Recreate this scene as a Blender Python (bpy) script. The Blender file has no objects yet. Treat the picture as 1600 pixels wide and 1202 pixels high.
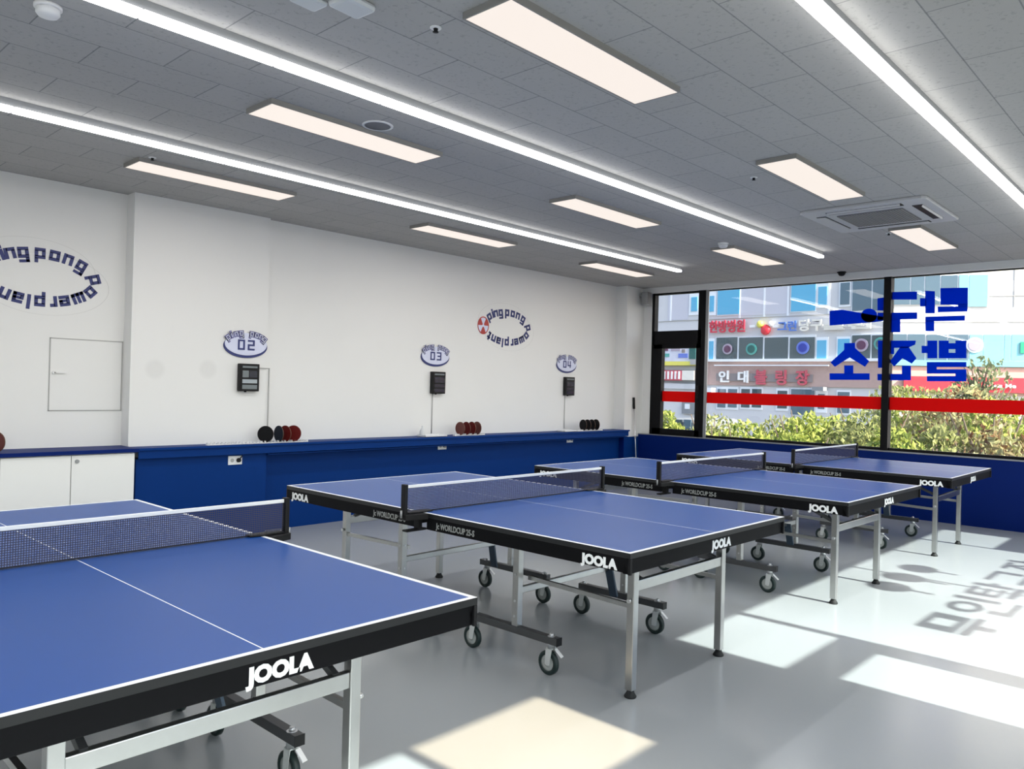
import bpy, bmesh, math, random
from mathutils import Vector, Matrix, Euler
C = bpy.context.scene.collection
SC = bpy.context.scene
R = math.radians
rnd = random.Random(7)

# ------------------------------------------------------------------ camera
CAM_H, YAW, PITCH, ROLL, FPX = 1.454, 0.7504, 0.0031, 0.0271, 1221.75
_f = Vector((math.cos(YAW)*math.cos(PITCH), math.sin(YAW)*math.cos(PITCH), math.sin(PITCH)))
_r = _f.cross(Vector((0, 0, 1))).normalized()
_u = _r.cross(_f)
_r2 = _r*math.cos(ROLL) + _u*math.sin(ROLL)
_u2 = -_r*math.sin(ROLL) + _u*math.cos(ROLL)
cam_d = bpy.data.cameras.new('camera')
cam_d.sensor_width = 36.0
cam_d.lens = FPX*36.0/1600.0
cam_d.clip_end = 400
cam = bpy.data.objects.new('camera', cam_d)
m = Matrix((( _r2.x, _u2.x, -_f.x, 0), (_r2.y, _u2.y, -_f.y, 0), (_r2.z, _u2.z, -_f.z, CAM_H), (0, 0, 0, 1)))
cam.matrix_world = m
C.objects.link(cam)
SC.camera = cam

def ray(u, v):
    return _f + _r2*((u-800)/FPX) - _u2*((v-601)/FPX)
def at(u, v, X):                      # photo pixel -> point on the plane x = X
    d = ray(u, v); t = X/d.x
    return Vector((X, d.y*t, d.z*t+CAM_H))
def at_y(u, v, Y):
    d = ray(u, v); t = Y/d.y
    return Vector((d.x*t, Y, d.z*t+CAM_H))

# ------------------------------------------------------------------ view, world, sun
SC.view_settings.view_transform = 'Standard'
SC.view_settings.look = 'None'
SC.view_settings.gamma = 1.0
SC.view_settings.use_curve_mapping = False
SC.view_settings.exposure = 0.0
SC.cycles.max_bounces = 10
SC.cycles.diffuse_bounces = 5
SC.cycles.glossy_bounces = 4
SC.cycles.transparent_max_bounces = 16
SC.cycles.sample_clamp_indirect = 8
SC.cycles.caustics_reflective = False
SC.cycles.caustics_refractive = False
try:
    SC.cycles.use_denoising = True
except Exception:
    pass

world = bpy.data.worlds.new('sky')
SC.world = world
world.use_nodes = True
wn = world.node_tree
wn.nodes.clear()
wo = wn.nodes.new('ShaderNodeOutputWorld')
bg = wn.nodes.new('ShaderNodeBackground')
sky = wn.nodes.new('ShaderNodeTexSky')
sky.sky_type = 'NISHITA'
sky.sun_disc = False
sky.sun_elevation = R(40.9)
sky.sun_rotation = R(180)
sky.air_density = 1.0
sky.dust_density = 3.0
sky.ozone_density = 0.6
bg.inputs[1].default_value = 0.47
wn.links.new(sky.outputs[0], bg.inputs[0])
wn.links.new(bg.outputs[0], wo.inputs[0])

SUN_TAN = 0.866                       # shadows run straight into the room, along +y
sun_d = bpy.data.lights.new('sun', 'SUN')
sun_d.energy = 15.0
sun_d.angle = R(0.6)
sun_d.color = (1.0, 0.93, 0.81)
sun = bpy.data.objects.new('sun', sun_d)
sun.rotation_euler = Vector((0, 1, -SUN_TAN)).to_track_quat('-Z', 'Y').to_euler()
sun.location = (3, -12, 12)
C.objects.link(sun)

LED_STRIP_GLOW, STRIP_WATTS, PANEL_GLOW, PANEL_WATTS = 6.5, 5.0, 0.93, 3.2

# ------------------------------------------------------------------ materials
def new_mat(name):
    m_ = bpy.data.materials.new(name); m_.use_nodes = True
    nt = m_.node_tree
    return m_, nt, nt.nodes['Principled BSDF']
def mat(name, col, rough=0.5, metal=0.0, spec=0.5, noise=0.0, scale=20.0, bump=0.0, bscale=200.0, coat=0.0):
    m_, nt, b = new_mat(name)
    b.inputs['Base Color'].default_value = (*col, 1)
    b.inputs['Roughness'].default_value = rough
    b.inputs['Metallic'].default_value = metal
    b.inputs['Specular IOR Level'].default_value = spec
    b.inputs['Coat Weight'].default_value = coat
    tc = nt.nodes.new('ShaderNodeTexCoord')
    if noise:
        n = nt.nodes.new('ShaderNodeTexNoise'); n.inputs['Scale'].default_value = scale; n.inputs['Detail'].default_value = 4
        nt.links.new(tc.outputs['Object'], n.inputs['Vector'])
        mr = nt.nodes.new('ShaderNodeMapRange')
        mr.inputs['To Min'].default_value = 1-noise; mr.inputs['To Max'].default_value = 1+noise
        nt.links.new(n.outputs['Fac'], mr.inputs['Value'])
        vm = nt.nodes.new('ShaderNodeVectorMath'); vm.operation = 'SCALE'
        vm.inputs[0].default_value = col
        nt.links.new(mr.outputs[0], vm.inputs['Scale'])
        nt.links.new(vm.outputs[0], b.inputs['Base Color'])
    if bump:
        n2 = nt.nodes.new('ShaderNodeTexNoise'); n2.inputs['Scale'].default_value = bscale; n2.inputs['Detail'].default_value = 3
        nt.links.new(tc.outputs['Object'], n2.inputs['Vector'])
        bp = nt.nodes.new('ShaderNodeBump'); bp.inputs['Strength'].default_value = bump; bp.inputs['Distance'].default_value = 0.002
        nt.links.new(n2.outputs['Fac'], bp.inputs['Height'])
        nt.links.new(bp.outputs[0], b.inputs['Normal'])
    return m_
def emit(name, col, strength):
    m_, nt, b = new_mat(name)
    b.inputs['Base Color'].default_value = (0.05, 0.05, 0.05, 1)
    b.inputs['Emission Color'].default_value = (*col, 1)
    b.inputs['Emission Strength'].default_value = strength
    return m_
def glass(name, tint):
    m_ = bpy.data.materials.new(name); m_.use_nodes = True
    nt = m_.node_tree; nt.nodes.clear()
    o = nt.nodes.new('ShaderNodeOutputMaterial'); mx = nt.nodes.new('ShaderNodeMixShader')
    t = nt.nodes.new('ShaderNodeBsdfTransparent'); g = nt.nodes.new('ShaderNodeBsdfGlossy')
    t.inputs[0].default_value = (*tint, 1); g.inputs['Roughness'].default_value = 0.0
    lw = nt.nodes.new('ShaderNodeLayerWeight'); lw.inputs['Blend'].default_value = 0.5
    pw = nt.nodes.new('ShaderNodeMath'); pw.operation = 'POWER'; pw.inputs[1].default_value = 4.0
    ma = nt.nodes.new('ShaderNodeMath'); ma.operation = 'MULTIPLY_ADD'; ma.inputs[1].default_value = 0.6; ma.inputs[2].default_value = 0.035
    nt.links.new(lw.outputs['Facing'], pw.inputs[0]); nt.links.new(pw.outputs[0], ma.inputs[0])
    nt.links.new(ma.outputs[0], mx.inputs[0]); nt.links.new(t.outputs[0], mx.inputs[1]); nt.links.new(g.outputs[0], mx.inputs[2])
    nt.links.new(mx.outputs[0], o.inputs[0])
    return m_
def film(name, col, through):
    m_ = bpy.data.materials.new(name); m_.use_nodes = True
    nt = m_.node_tree; nt.nodes.clear()
    o = nt.nodes.new('ShaderNodeOutputMaterial'); mx = nt.nodes.new('ShaderNodeMixShader')
    d = nt.nodes.new('ShaderNodeBsdfDiffuse'); t = nt.nodes.new('ShaderNodeBsdfTranslucent')
    d.inputs[0].default_value = (*col, 1); t.inputs[0].default_value = (*col, 1)
    mx.inputs[0].default_value = through
    nt.links.new(d.outputs[0], mx.inputs[1]); nt.links.new(t.outputs[0], mx.inputs[2]); nt.links.new(mx.outputs[0], o.inputs[0])
    return m_

M = {}
M['wall'] = mat('painted_wall', (0.80, 0.80, 0.79), 0.6, noise=0.015, scale=3, bump=0.05, bscale=120)
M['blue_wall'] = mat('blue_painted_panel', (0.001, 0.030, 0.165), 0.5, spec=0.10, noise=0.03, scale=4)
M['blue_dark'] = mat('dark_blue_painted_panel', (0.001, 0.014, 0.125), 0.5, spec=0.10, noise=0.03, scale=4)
M['white_lam'] = mat('white_laminate', (0.80, 0.80, 0.78), 0.35)
M['black_metal'] = mat('black_window_metal', (0.005, 0.005, 0.006), 0.5, spec=0.15)
M['grey_metal'] = mat('grey_metal', (0.35, 0.36, 0.37), 0.4, 0.6)
M['lamp_body'] = mat('lamp_housing', (0.30, 0.31, 0.32), 0.5)
M['frame_grey'] = mat('panel_trim_grey', (0.28, 0.27, 0.25), 0.5)
M['black'] = mat('black_plastic', (0.006, 0.006, 0.007), 0.5, spec=0.25)
M['edge_black'] = mat('black_table_edge', (0.004, 0.004, 0.005), 0.55, spec=0.10, noise=0.1, scale=30)
M['edge_lip'] = mat('black_tabletop_edge', (0.014, 0.015, 0.016), 0.4, spec=0.35)
M['rubber'] = mat('black_rubber', (0.014, 0.015, 0.015), 0.7)
M['tyre'] = mat('dark_green_tyre', (0.008, 0.022, 0.020), 0.5)
M['steel'] = mat('brushed_steel_tube', (0.50, 0.50, 0.49), 0.28, 1.0, noise=0.06, scale=25)
M['hub'] = mat('cast_wheel_hub', (0.46, 0.48, 0.45), 0.4, 0.2)
M['fork'] = mat('bright_pressed_steel', (0.70, 0.72, 0.70), 0.35, 0.4)
M['zinc'] = mat('zinc_plated_steel', (0.68, 0.69, 0.70), 0.3, 0.8)
M['dark_steel'] = mat('dark_grey_tube', (0.085, 0.087, 0.09), 0.42, 0.5)
M['slate'] = mat('slate_blue_steel', (0.06, 0.09, 0.13), 0.4, 0.3)
M['top_blue'] = mat('blue_playing_surface', (0.006, 0.062, 0.275), 0.34, spec=0.28, noise=0.04, scale=2.5, bump=0.08, bscale=900)
M['line_white'] = mat('white_line_paint', (0.82, 0.84, 0.86), 0.45)
M['tape'] = mat('white_net_tape', (0.86, 0.87, 0.87), 0.7)
M['letter_white'] = mat('white_lettering', (0.85, 0.86, 0.86), 0.5)
M['letter_silver'] = mat('silver_lettering', (0.27, 0.28, 0.27), 0.5)
M['navy'] = mat('navy_lettering', (0.020, 0.030, 0.155), 0.5)
M['lilac'] = mat('pale_lilac_sign_face', (0.66, 0.69, 0.86), 0.45)
M['mauve'] = mat('mauve_lettering', (0.075, 0.07, 0.25), 0.5)
M['red_icon'] = mat('red_icon', (0.42, 0.035, 0.03), 0.5)
M['pad_black'] = mat('black_rubber_sheet', (0.006, 0.006, 0.007), 0.6, spec=0.15)
M['pad_navy'] = mat('navy_black_rubber_sheet', (0.008, 0.012, 0.022), 0.6, spec=0.15)
M['pad_red'] = mat('dark_red_rubber_sheet', (0.11, 0.006, 0.005), 0.6, spec=0.2)
M['pad_brown'] = mat('brown_red_rubber_sheet', (0.11, 0.022, 0.016), 0.5)
M['wood'] = mat('blade_wood', (0.10, 0.055, 0.03), 0.5, noise=0.15, scale=60)
M['faint'] = mat('clear_sheet_edge', (0.62, 0.62, 0.61), 0.4)
M['seam'] = mat('grey_seam_line', (0.40, 0.40, 0.39), 0.6)
M['screen'] = mat('grey_display_glass', (0.16, 0.19, 0.21), 0.2)
M['screen_light'] = mat('light_grey_display_glass', (0.36, 0.41, 0.45), 0.25)
M['screen_navy'] = mat('navy_display_glass', (0.008, 0.012, 0.035), 0.2)
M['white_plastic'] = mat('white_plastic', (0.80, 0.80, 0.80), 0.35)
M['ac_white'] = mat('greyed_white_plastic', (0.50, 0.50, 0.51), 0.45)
M['grille'] = mat('grey_intake_grille', (0.17, 0.17, 0.18), 0.7)
M['clear'] = glass('window_glass', (0.985, 0.99, 0.99))
M['sun_warming'] = glass('sun_warming_glass', (0.88, 0.83, 0.745))  # tint invented for one unseen pane, to warm the sun patch it throws
M['tinted'] = glass('faintly_tinted_window_glass', (0.84, 0.90, 0.93))
M['film_blue'] = film('blue_window_film', (0.002, 0.075, 0.72), 0.6)
M['film_red'] = film('red_window_film', (0.80, 0.018, 0.018), 0.6)
M['film_dark'] = film('dark_window_film', (0.02, 0.03, 0.05), 0.05)
M['strip'] = emit('linear_lamp_diffuser', (1.0, 1.0, 1.0), LED_STRIP_GLOW)
M['panel'] = emit('flat_panel_diffuser', (1.0, 0.90, 0.82), PANEL_GLOW)
M['frost'] = mat('frosted_plastic', (0.62, 0.64, 0.65), 0.3)

# floor: grey vinyl with very faint mottling and broad gloss variation
def floor_mat():
    m_, nt, b = new_mat('grey_vinyl_floor')
    tc = nt.nodes.new('ShaderNodeTexCoord')
    n = nt.nodes.new('ShaderNodeTexNoise'); n.inputs['Scale'].default_value = 0.5; n.inputs['Detail'].default_value = 2
    n3 = nt.nodes.new('ShaderNodeTexNoise'); n3.inputs['Scale'].default_value = 260; n3.inputs['Detail'].default_value = 2
    nt.links.new(tc.outputs['Object'], n.inputs['Vector']); nt.links.new(tc.outputs['Object'], n3.inputs['Vector'])
    r_ = nt.nodes.new('ShaderNodeValToRGB')
    r_.color_ramp.elements[0].color = (0.345, 0.368, 0.380, 1); r_.color_ramp.elements[0].position = 0.0
    r_.color_ramp.elements[1].color = (0.385, 0.406, 0.415, 1); r_.color_ramp.elements[1].position = 1.0
    nt.links.new(n.outputs['Fac'], r_.inputs[0]); nt.links.new(r_.outputs[0], b.inputs['Base Color'])
    mr = nt.nodes.new('ShaderNodeMapRange'); mr.inputs['To Min'].default_value = 0.15; mr.inputs['To Max'].default_value = 0.24
    nt.links.new(n.outputs['Fac'], mr.inputs['Value']); nt.links.new(mr.outputs[0], b.inputs['Roughness'])
    bp = nt.nodes.new('ShaderNodeBump'); bp.inputs['Strength'].default_value = 0.12; bp.inputs['Distance'].default_value = 0.001
    nt.links.new(n3.outputs['Fac'], bp.inputs['Height']); nt.links.new(bp.outputs[0], b.inputs['Normal'])
    return m_
M['floor'] = floor_mat()

# ceiling: 600 x 305 mm mineral tiles laid in running bond, speckled
def ceil_mat():
    m_, nt, b = new_mat('speckled_ceiling_tiles')
    tc = nt.nodes.new('ShaderNodeTexCoord')
    mp = nt.nodes.new('ShaderNodeMapping'); mp.inputs['Location'].default_value = (-1.06+0.6*4, -4.02+0.305*20, 0)
    nt.links.new(tc.outputs['Object'], mp.inputs['Vector'])
    br = nt.nodes.new('ShaderNodeTexBrick')
    br.offset = 0.5; br.offset_frequency = 2
    br.inputs['Scale'].default_value = 1.0
    br.inputs['Brick Width'].default_value = 0.6; br.inputs['Row Height'].default_value = 0.305
    br.inputs['Mortar Size'].default_value = 0.0035; br.inputs['Mortar Smooth'].default_value = 0.2
    br.inputs['Bias'].default_value = 0.0
    br.inputs['Color1'].default_value = (0.43, 0.42, 0.405, 1); br.inputs['Color2'].default_value = (0.455, 0.445, 0.43, 1)
    br.inputs['Mortar'].default_value = (0.25, 0.25, 0.25, 1)
    nt.links.new(mp.outputs[0], br.inputs['Vector'])
    n = nt.nodes.new('ShaderNodeTexNoise'); n.inputs['Scale'].default_value = 42; n.inputs['Detail'].default_value = 3; n.inputs['Roughness'].default_value = 0.7
    nt.links.new(tc.outputs['Object'], n.inputs['Vector'])
    r_ = nt.nodes.new('ShaderNodeValToRGB')
    r_.color_ramp.elements[0].position = 0.33; r_.color_ramp.elements[0].color = (0.80, 0.80, 0.80, 1)
    r_.color_ramp.elements[1].position = 0.43; r_.color_ramp.elements[1].color = (1, 1, 1, 1)
    nt.links.new(n.outputs['Fac'], r_.inputs[0])
    mx = nt.nodes.new('ShaderNodeMix'); mx.data_type = 'RGBA'; mx.blend_type = 'MULTIPLY'; mx.inputs[0].default_value = 1.0
    nt.links.new(br.outputs['Color'], mx.inputs[6]); nt.links.new(r_.outputs[0], mx.inputs[7])
    nt.links.new(mx.outputs[2], b.inputs['Base Color'])
    b.inputs['Roughness'].default_value = 0.9; b.inputs['Specular IOR Level'].default_value = 0.15
    return m_
M['ceiling'] = ceil_mat()

# net: fine square mesh of dark cord, open between the cords
def net_mat():
    m_ = bpy.data.materials.new('dark_net_cord'); m_.use_nodes = True
    nt = m_.node_tree; nt.nodes.clear()
    o = nt.nodes.new('ShaderNodeOutputMaterial'); mx = nt.nodes.new('ShaderNodeMixShader')
    t = nt.nodes.new('ShaderNodeBsdfTransparent'); d = nt.nodes.new('ShaderNodeBsdfDiffuse')
    d.inputs[0].default_value = (0.075, 0.075, 0.11, 1)
    tc = nt.nodes.new('ShaderNodeTexCoord'); sp = nt.nodes.new('ShaderNodeSeparateXYZ')
    nt.links.new(tc.outputs['Object'], sp.inputs[0])
    res = []
    for ax in (0, 2):
        a = nt.nodes.new('ShaderNodeMath'); a.operation = 'MULTIPLY'; a.inputs[1].default_value = 1/0.0085
        nt.links.new(sp.outputs[ax], a.inputs[0])
        f = nt.nodes.new('ShaderNodeMath'); f.operation = 'FRACT'; nt.links.new(a.outputs[0], f.inputs[0])
        l = nt.nodes.new('ShaderNodeMath'); l.operation = 'LESS_THAN'; l.inputs[1].default_value = 0.38
        nt.links.new(f.outputs[0], l.inputs[0]); res.append(l)
    mm = nt.nodes.new('ShaderNodeMath'); mm.operation = 'MAXIMUM'
    nt.links.new(res[0].outputs[0], mm.inputs[0]); nt.links.new(res[1].outputs[0], mm.inputs[1])
    nt.links.new(mm.outputs[0], mx.inputs[0]); nt.links.new(t.outputs[0], mx.inputs[1]); nt.links.new(d.outputs[0], mx.inputs[2])
    nt.links.new(mx.outputs[0], o.inputs[0])
    return m_
M['net'] = net_mat()

def leaf_mat(name, c1, c2):
    m_ = bpy.data.materials.new(name); m_.use_nodes = True
    nt = m_.node_tree; nt.nodes.clear()
    o = nt.nodes.new('ShaderNodeOutputMaterial'); mx = nt.nodes.new('ShaderNodeMixShader'); mx.inputs[0].default_value = 0.35
    d = nt.nodes.new('ShaderNodeBsdfDiffuse'); t = nt.nodes.new('ShaderNodeBsdfTranslucent')
    g = nt.nodes.new('ShaderNodeNewGeometry'); r_ = nt.nodes.new('ShaderNodeValToRGB')
    r_.color_ramp.elements[0].color = (*c1, 1); r_.color_ramp.elements[1].color = (*c2, 1)
    nt.links.new(g.outputs['Random Per Island'], r_.inputs[0])
    nt.links.new(r_.outputs[0], d.inputs[0]); nt.links.new(r_.outputs[0], t.inputs[0])
    nt.links.new(d.outputs[0], mx.inputs[1]); nt.links.new(t.outputs[0], mx.inputs[2]); nt.links.new(mx.outputs[0], o.inputs[0])
    return m_

# ------------------------------------------------------------------ mesh helpers
class MB:
    def __init__(s): s.v = []; s.f = []; s.mi = []; s.sm = []
    def add(s, vs, fs, mi=0, smooth=False):
        o = len(s.v); s.v += [tuple(v) for v in vs]
        s.f += [tuple(i+o for i in f) for f in fs]; s.mi += [mi]*len(fs); s.sm += [smooth]*len(fs)
        return s
    def box(s, a, b, mi=0, mtx=None):
        x0, y0, z0 = a; x1, y1, z1 = b
        vs = [Vector(p) for p in ((x0,y0,z0),(x1,y0,z0),(x1,y1,z0),(x0,y1,z0),(x0,y0,z1),(x1,y0,z1),(x1,y1,z1),(x0,y1,z1))]
        if mtx: vs = [mtx @ v for v in vs]
        return s.add(vs, [(0,3,2,1),(4,5,6,7),(0,1,5,4),(1,2,6,5),(2,3,7,6),(3,0,4,7)], mi)
    def cyl(s, p0, p1, r0, r1=None, n=20, mi=0, caps=True, smooth=True):
        p0 = Vector(p0); p1 = Vector(p1); r1 = r0 if r1 is None else r1
        q = (p1-p0).to_track_quat('Z', 'Y'); L = (p1-p0).length
        vs = []
        for z, r in ((0, r0), (L, r1)):
            for i in range(n):
                a = 2*math.pi*i/n; vs.append(p0 + q @ Vector((r*math.cos(a), r*math.sin(a), z)))
        s.add(vs, [(i, (i+1) % n, n+(i+1) % n, n+i) for i in range(n)], mi, smooth)
        if caps:
            s.add(vs[:n], [tuple(range(n-1, -1, -1))], mi); s.add(vs[n:], [tuple(range(n))], mi)
        return s
    def bar(s, p0, p1, w, h, mi=0):               # rectangular tube between two points, w across, h upwards
        p0 = Vector(p0); p1 = Vector(p1); d = (p1-p0); L = d.length; d.normalize()
        up = Vector((0, 0, 1)) if abs(d.z) < 0.95 else Vector((0, 1, 0))
        sx = d.cross(up).normalized(); uz = sx.cross(d)
        vs = [p0 + sx*(a*w/2) + uz*(b*h/2) + d*c for c in (0, L) for a, b in ((-1,-1),(1,-1),(1,1),(-1,1))]
        return s.add(vs, [(0,1,2,3),(7,6,5,4),(0,4,5,1),(1,5,6,2),(2,6,7,3),(3,7,4,0)], mi)
    def prism(s, pts, origin, ax, ay, depth, mi=0, smooth=False):   # 2D outline (ccw) extruded along ax x ay by depth
        o = Vector(origin); ax = Vector(ax); ay = Vector(ay); nz = ax.cross(ay).normalized()*depth
        n = len(pts)
        lo = [o + ax*x + ay*y for x, y in pts]; hi = [p+nz for p in lo]
        s.add(lo+hi, [tuple(range(n-1, -1, -1)), tuple(range(n, 2*n))], mi)
        s.add(lo+hi, [(i, (i+1) % n, n+(i+1) % n, n+i) for i in range(n)], mi, smooth)
        return s
    def lathe(s, prof, n=24, origin=(0,0,0), axis=(0,0,1), mi=0, caps=True):
        q = Vector(axis).to_track_quat('Z', 'Y'); o = Vector(origin); vs = []
        for r, z in prof:
            for i in range(n):
                a = 2*math.pi*i/n; vs.append(o + q @ Vector((r*math.cos(a), r*math.sin(a), z)))
        fs = []
        for k in range(len(prof)-1):
            for i in range(n):
                fs.append((k*n+i, k*n+(i+1) % n, (k+1)*n+(i+1) % n, (k+1)*n+i))
        s.add(vs, fs, mi, True)
        if caps and prof[0][0] > 1e-5: s.add(vs[:n], [tuple(range(n-1, -1, -1))], mi)
        if caps and prof[-1][0] > 1e-5: s.add(vs[-n:], [tuple(range(n))], mi)
        return s
    def build(s, name, mats, parent=None, bevel=0.0, loc=None):
        me = bpy.data.meshes.new(name); me.from_pydata(s.v, [], s.f)
        for m_ in (mats if isinstance(mats, (list, tuple)) else [mats]): me.materials.append(m_)
        me.polygons.foreach_set('material_index', s.mi); me.polygons.foreach_set('use_smooth', s.sm)
        bm = bmesh.new(); bm.from_mesh(me); bmesh.ops.remove_doubles(bm, verts=bm.verts, dist=1e-6)
        bmesh.ops.recalc_face_normals(bm, faces=bm.faces); bm.to_mesh(me); bm.free()
        me.update()
        o = bpy.data.objects.new(name, me); C.objects.link(o)
        if parent is not None: o.parent = parent
        if loc is not None: o.location = loc
        if bevel:
            b = o.modifiers.new('bevel', 'BEVEL'); b.width = bevel; b.segments = 2; b.limit_method = 'ANGLE'; b.angle_limit = R(50)
        return o
def box(name, a, b, m_, parent=None, bevel=0.0): return MB().box(a, b).build(name, m_, parent, bevel)
def tag(o, label, cat, group=None, kind=None):
    o['label'] = label; o['category'] = cat
    if group: o['group'] = group
    if kind: o['kind'] = kind
    return o
def thing(name, label, cat, loc=(0,0,0), rz=0.0, group=None):
    o = bpy.data.objects.new(name, None); C.objects.link(o); o.empty_display_size = 0.1
    o.location = loc; o.rotation_euler = (0, 0, rz)
    return tag(o, label, cat, group)
def struct(o): o['kind'] = 'structure'; return o
def copy_tree(o, parent=None):
    c = o.copy(); C.objects.link(c)
    if parent is not None: c.parent = parent
    for ch in list(o.children): copy_tree(ch, c)
    return c

def text_mb(body, size, origin, ax, ay, depth=0.002, bold=0.0, mb=None, align='CENTER', sx=1.0, mi=0):
    """letters as real, slightly raised shapes; ax = reading direction, ay = up"""
    cu = bpy.data.curves.new('t', 'FONT'); cu.body = body; cu.size = size; cu.align_x = align; cu.offset = bold
    cu.extrude = depth/2; cu.resolution_u = 3
    ob = bpy.data.objects.new('t', cu)
    me = bpy.data.meshes.new_from_object(ob)
    mb = mb or MB()
    ax = Vector(ax).normalized()*sx; ay = Vector(ay).normalized(); az = Vector(ax).normalized().cross(ay)
    o = Vector(origin)
    mb.add([o + ax*v.co.x + ay*v.co.y + az*(v.co.z+depth/2) for v in me.vertices], [tuple(p.vertices) for p in me.polygons], mi)
    bpy.data.objects.remove(ob); bpy.data.curves.remove(cu); bpy.data.meshes.remove(me)
    return mb
_T = .24
def _ring(w): return [(0, 0, w, _T), (0, 1-_T, w, 1), (0, _T, _T, 1-_T), (w-_T, _T, w, 1-_T)]
SQ = {'p': (.9, _ring(.9)+[(0, -.4, _T, 0)]), 'o': (.9, _ring(.9)), 'n': (.9, [(0, 0, _T, 1), (_T, 1-_T, .9, 1), (.9-_T, 0, .9, 1-_T)]),
      'g': (.9, _ring(.9)+[(.9-_T, -.40, .9, 0), (.05, -.44, .9, -.24)]), 'i': (_T, [(0, 0, _T, 1), (0, 1.14, _T, 1.38)]),
      'w': (1.15, [(0, 0, _T, 1), (.46, 0, .69, 1), (1.15-_T, 0, 1.15, 1), (0, 0, 1.15, _T)]),
      'e': (.9, [(0, 0, .9, _T), (0, 1-_T, .9, 1), (0, _T, _T, 1-_T), (.9-_T, .42, .9, 1-_T), (_T, .40, .9, .58)]),
      'r': (.6, [(0, 0, _T, 1), (_T, 1-_T, .6, 1)]), 'l': (_T, [(0, 0, _T, 1.38)]),
      'a': (.9, [(.05, 1-_T, .9, 1), (.9-_T, 0, .9, 1-_T), (0, 0, .9, _T), (0, _T, _T, .58), (_T, .40, .9, .58)]),
      't': (.62, [(.14, 0, .14+_T, 1.3), (0, 1-_T, .62, 1), (.14, 0, .62, _T)]),
      '0': (.72, [(0, 0, .72, .17), (0, .83, .72, 1), (0, .17, .18, .83), (.54, .17, .72, .83)]),
      '2': (.72, [(0, .83, .72, 1), (.54, .55, .72, .83), (0, .415, .72, .585), (0, .17, .18, .415), (0, 0, .72, .17)]),
      '3': (.72, [(0, .83, .72, 1), (.54, .17, .72, .83), (.12, .415, .6, .585), (0, 0, .72, .17)]),
      '4': (.72, [(0, .33, .18, 1), (.48, 0, .66, 1), (0, .25, .75, .42)])}
def square_glyph(mb, ch, h, origin, ax, ay, depth=.002, grow=0.0):
    w, rs = SQ[ch]; o = Vector(origin)
    for x0, y0, x1, y1 in rs:
        mb.prism([((x0-w/2-grow)*h, (y0-grow)*h), ((x1-w/2+grow)*h, (y0-grow)*h), ((x1-w/2+grow)*h, (y1+grow)*h), ((x0-w/2-grow)*h, (y1+grow)*h)], o, ax, ay, depth)
def circ(r, n=32, rx=None, ph=0.0):
    rx = rx or r
    return [(rx*math.cos(2*math.pi*i/n+ph), r*math.sin(2*math.pi*i/n+ph)) for i in range(n)]

# ------------------------------------------------------------------ room shell
CZ = 3.03
X0, X1 = -3.6, 10.18
Y_MAIN, Y_PIL, Y_LEFT, Y_R = 7.0, 6.93, 7.09, -0.80
GX, GY = 10.30, -0.98                        # glass planes of the end wall and of the right wall
SILL, HEAD = 0.78, 2.945

struct(box('floor', (X0-.2, GY-.05, -0.15), (GX+.1, 7.3, 0.0), M['floor']))
struct(box('ceiling', (X0-.2, GY-.1, CZ), (GX+.15, 7.3, CZ+.2), M['ceiling']))
# left wall in three planes
struct(MB().box((X0, Y_LEFT, 0), (2.655, 7.29, CZ)).build('wall_left', M['wall']))
struct(MB().box((2.655, Y_PIL, 0), (3.93, 7.285, CZ)).build('wall_left_pilaster', M['wall']))
struct(MB().box((3.93, Y_MAIN, 0), (9.80, 7.28, CZ)).build('wall_left_main', M['wall']))
struct(MB().box((9.80, 6.80, 0), (GX+.12, 7.275, CZ)).build('wall_corner_column', M['wall']))
struct(box('wall_back', (X0-.2, GY-.05, 0), (X0, 7.28, CZ), M['wall']))
# lower blue panelling
struct(box('trim_1', (2.66, 6.765, 0), (3.86, Y_PIL+.01, 0.76), M['blue_wall']))
struct(box('trim_2', (3.86, 6.88, 0), (9.80, Y_MAIN+.01, 0.76), M['blue_wall']))
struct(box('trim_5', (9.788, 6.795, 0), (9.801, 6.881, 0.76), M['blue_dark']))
struct(box('trim_3', (9.80, 6.795, 0), (X1, 6.81, 0.745), M['blue_wall']))
# end wall: sill wall, header, side strip
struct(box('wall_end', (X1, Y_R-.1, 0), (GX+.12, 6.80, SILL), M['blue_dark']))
struct(box('trim_4', (X1-.008, GY, SILL), (GX-.03, 6.80, SILL+.012), M['grey_metal']))
struct(box('wall_end_header', (X1+.02, GY, HEAD), (GX+.12, 6.80, CZ), M['wall']))
struct(box('wall_end_side', (GX-.04, 6.645, SILL), (GX+.12, 6.80, HEAD), M['wall']))
# right wall: piers, sill and header round its two windows
def right_wall():
    mb = MB()
    for x0, x1 in ((X0, -2.6), (2.83, 4.03), (9.67, GX+.12)):
        mb.box((x0, GY, 0), (x1, Y_R, CZ))
    for x0, x1 in ((-2.6, 2.83), (4.03, 9.67)):
        mb.box((x0, GY, 0), (x1, Y_R, SILL)); mb.box((x0, GY, HEAD), (x1, Y_R, CZ))
    return struct(mb.build('wall_right', M['wall']))
right_wall()

# ---- windows
def frame_box(mb, axis, p, a0, a1, z0, z1, d=0.035):
    if axis == 'x': mb.box((p-d, min(a0, a1), z0), (p+d, max(a0, a1), z1))
    else: mb.box((min(a0, a1), p-d, z0), (max(a0, a1), p+d, z1))

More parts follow.
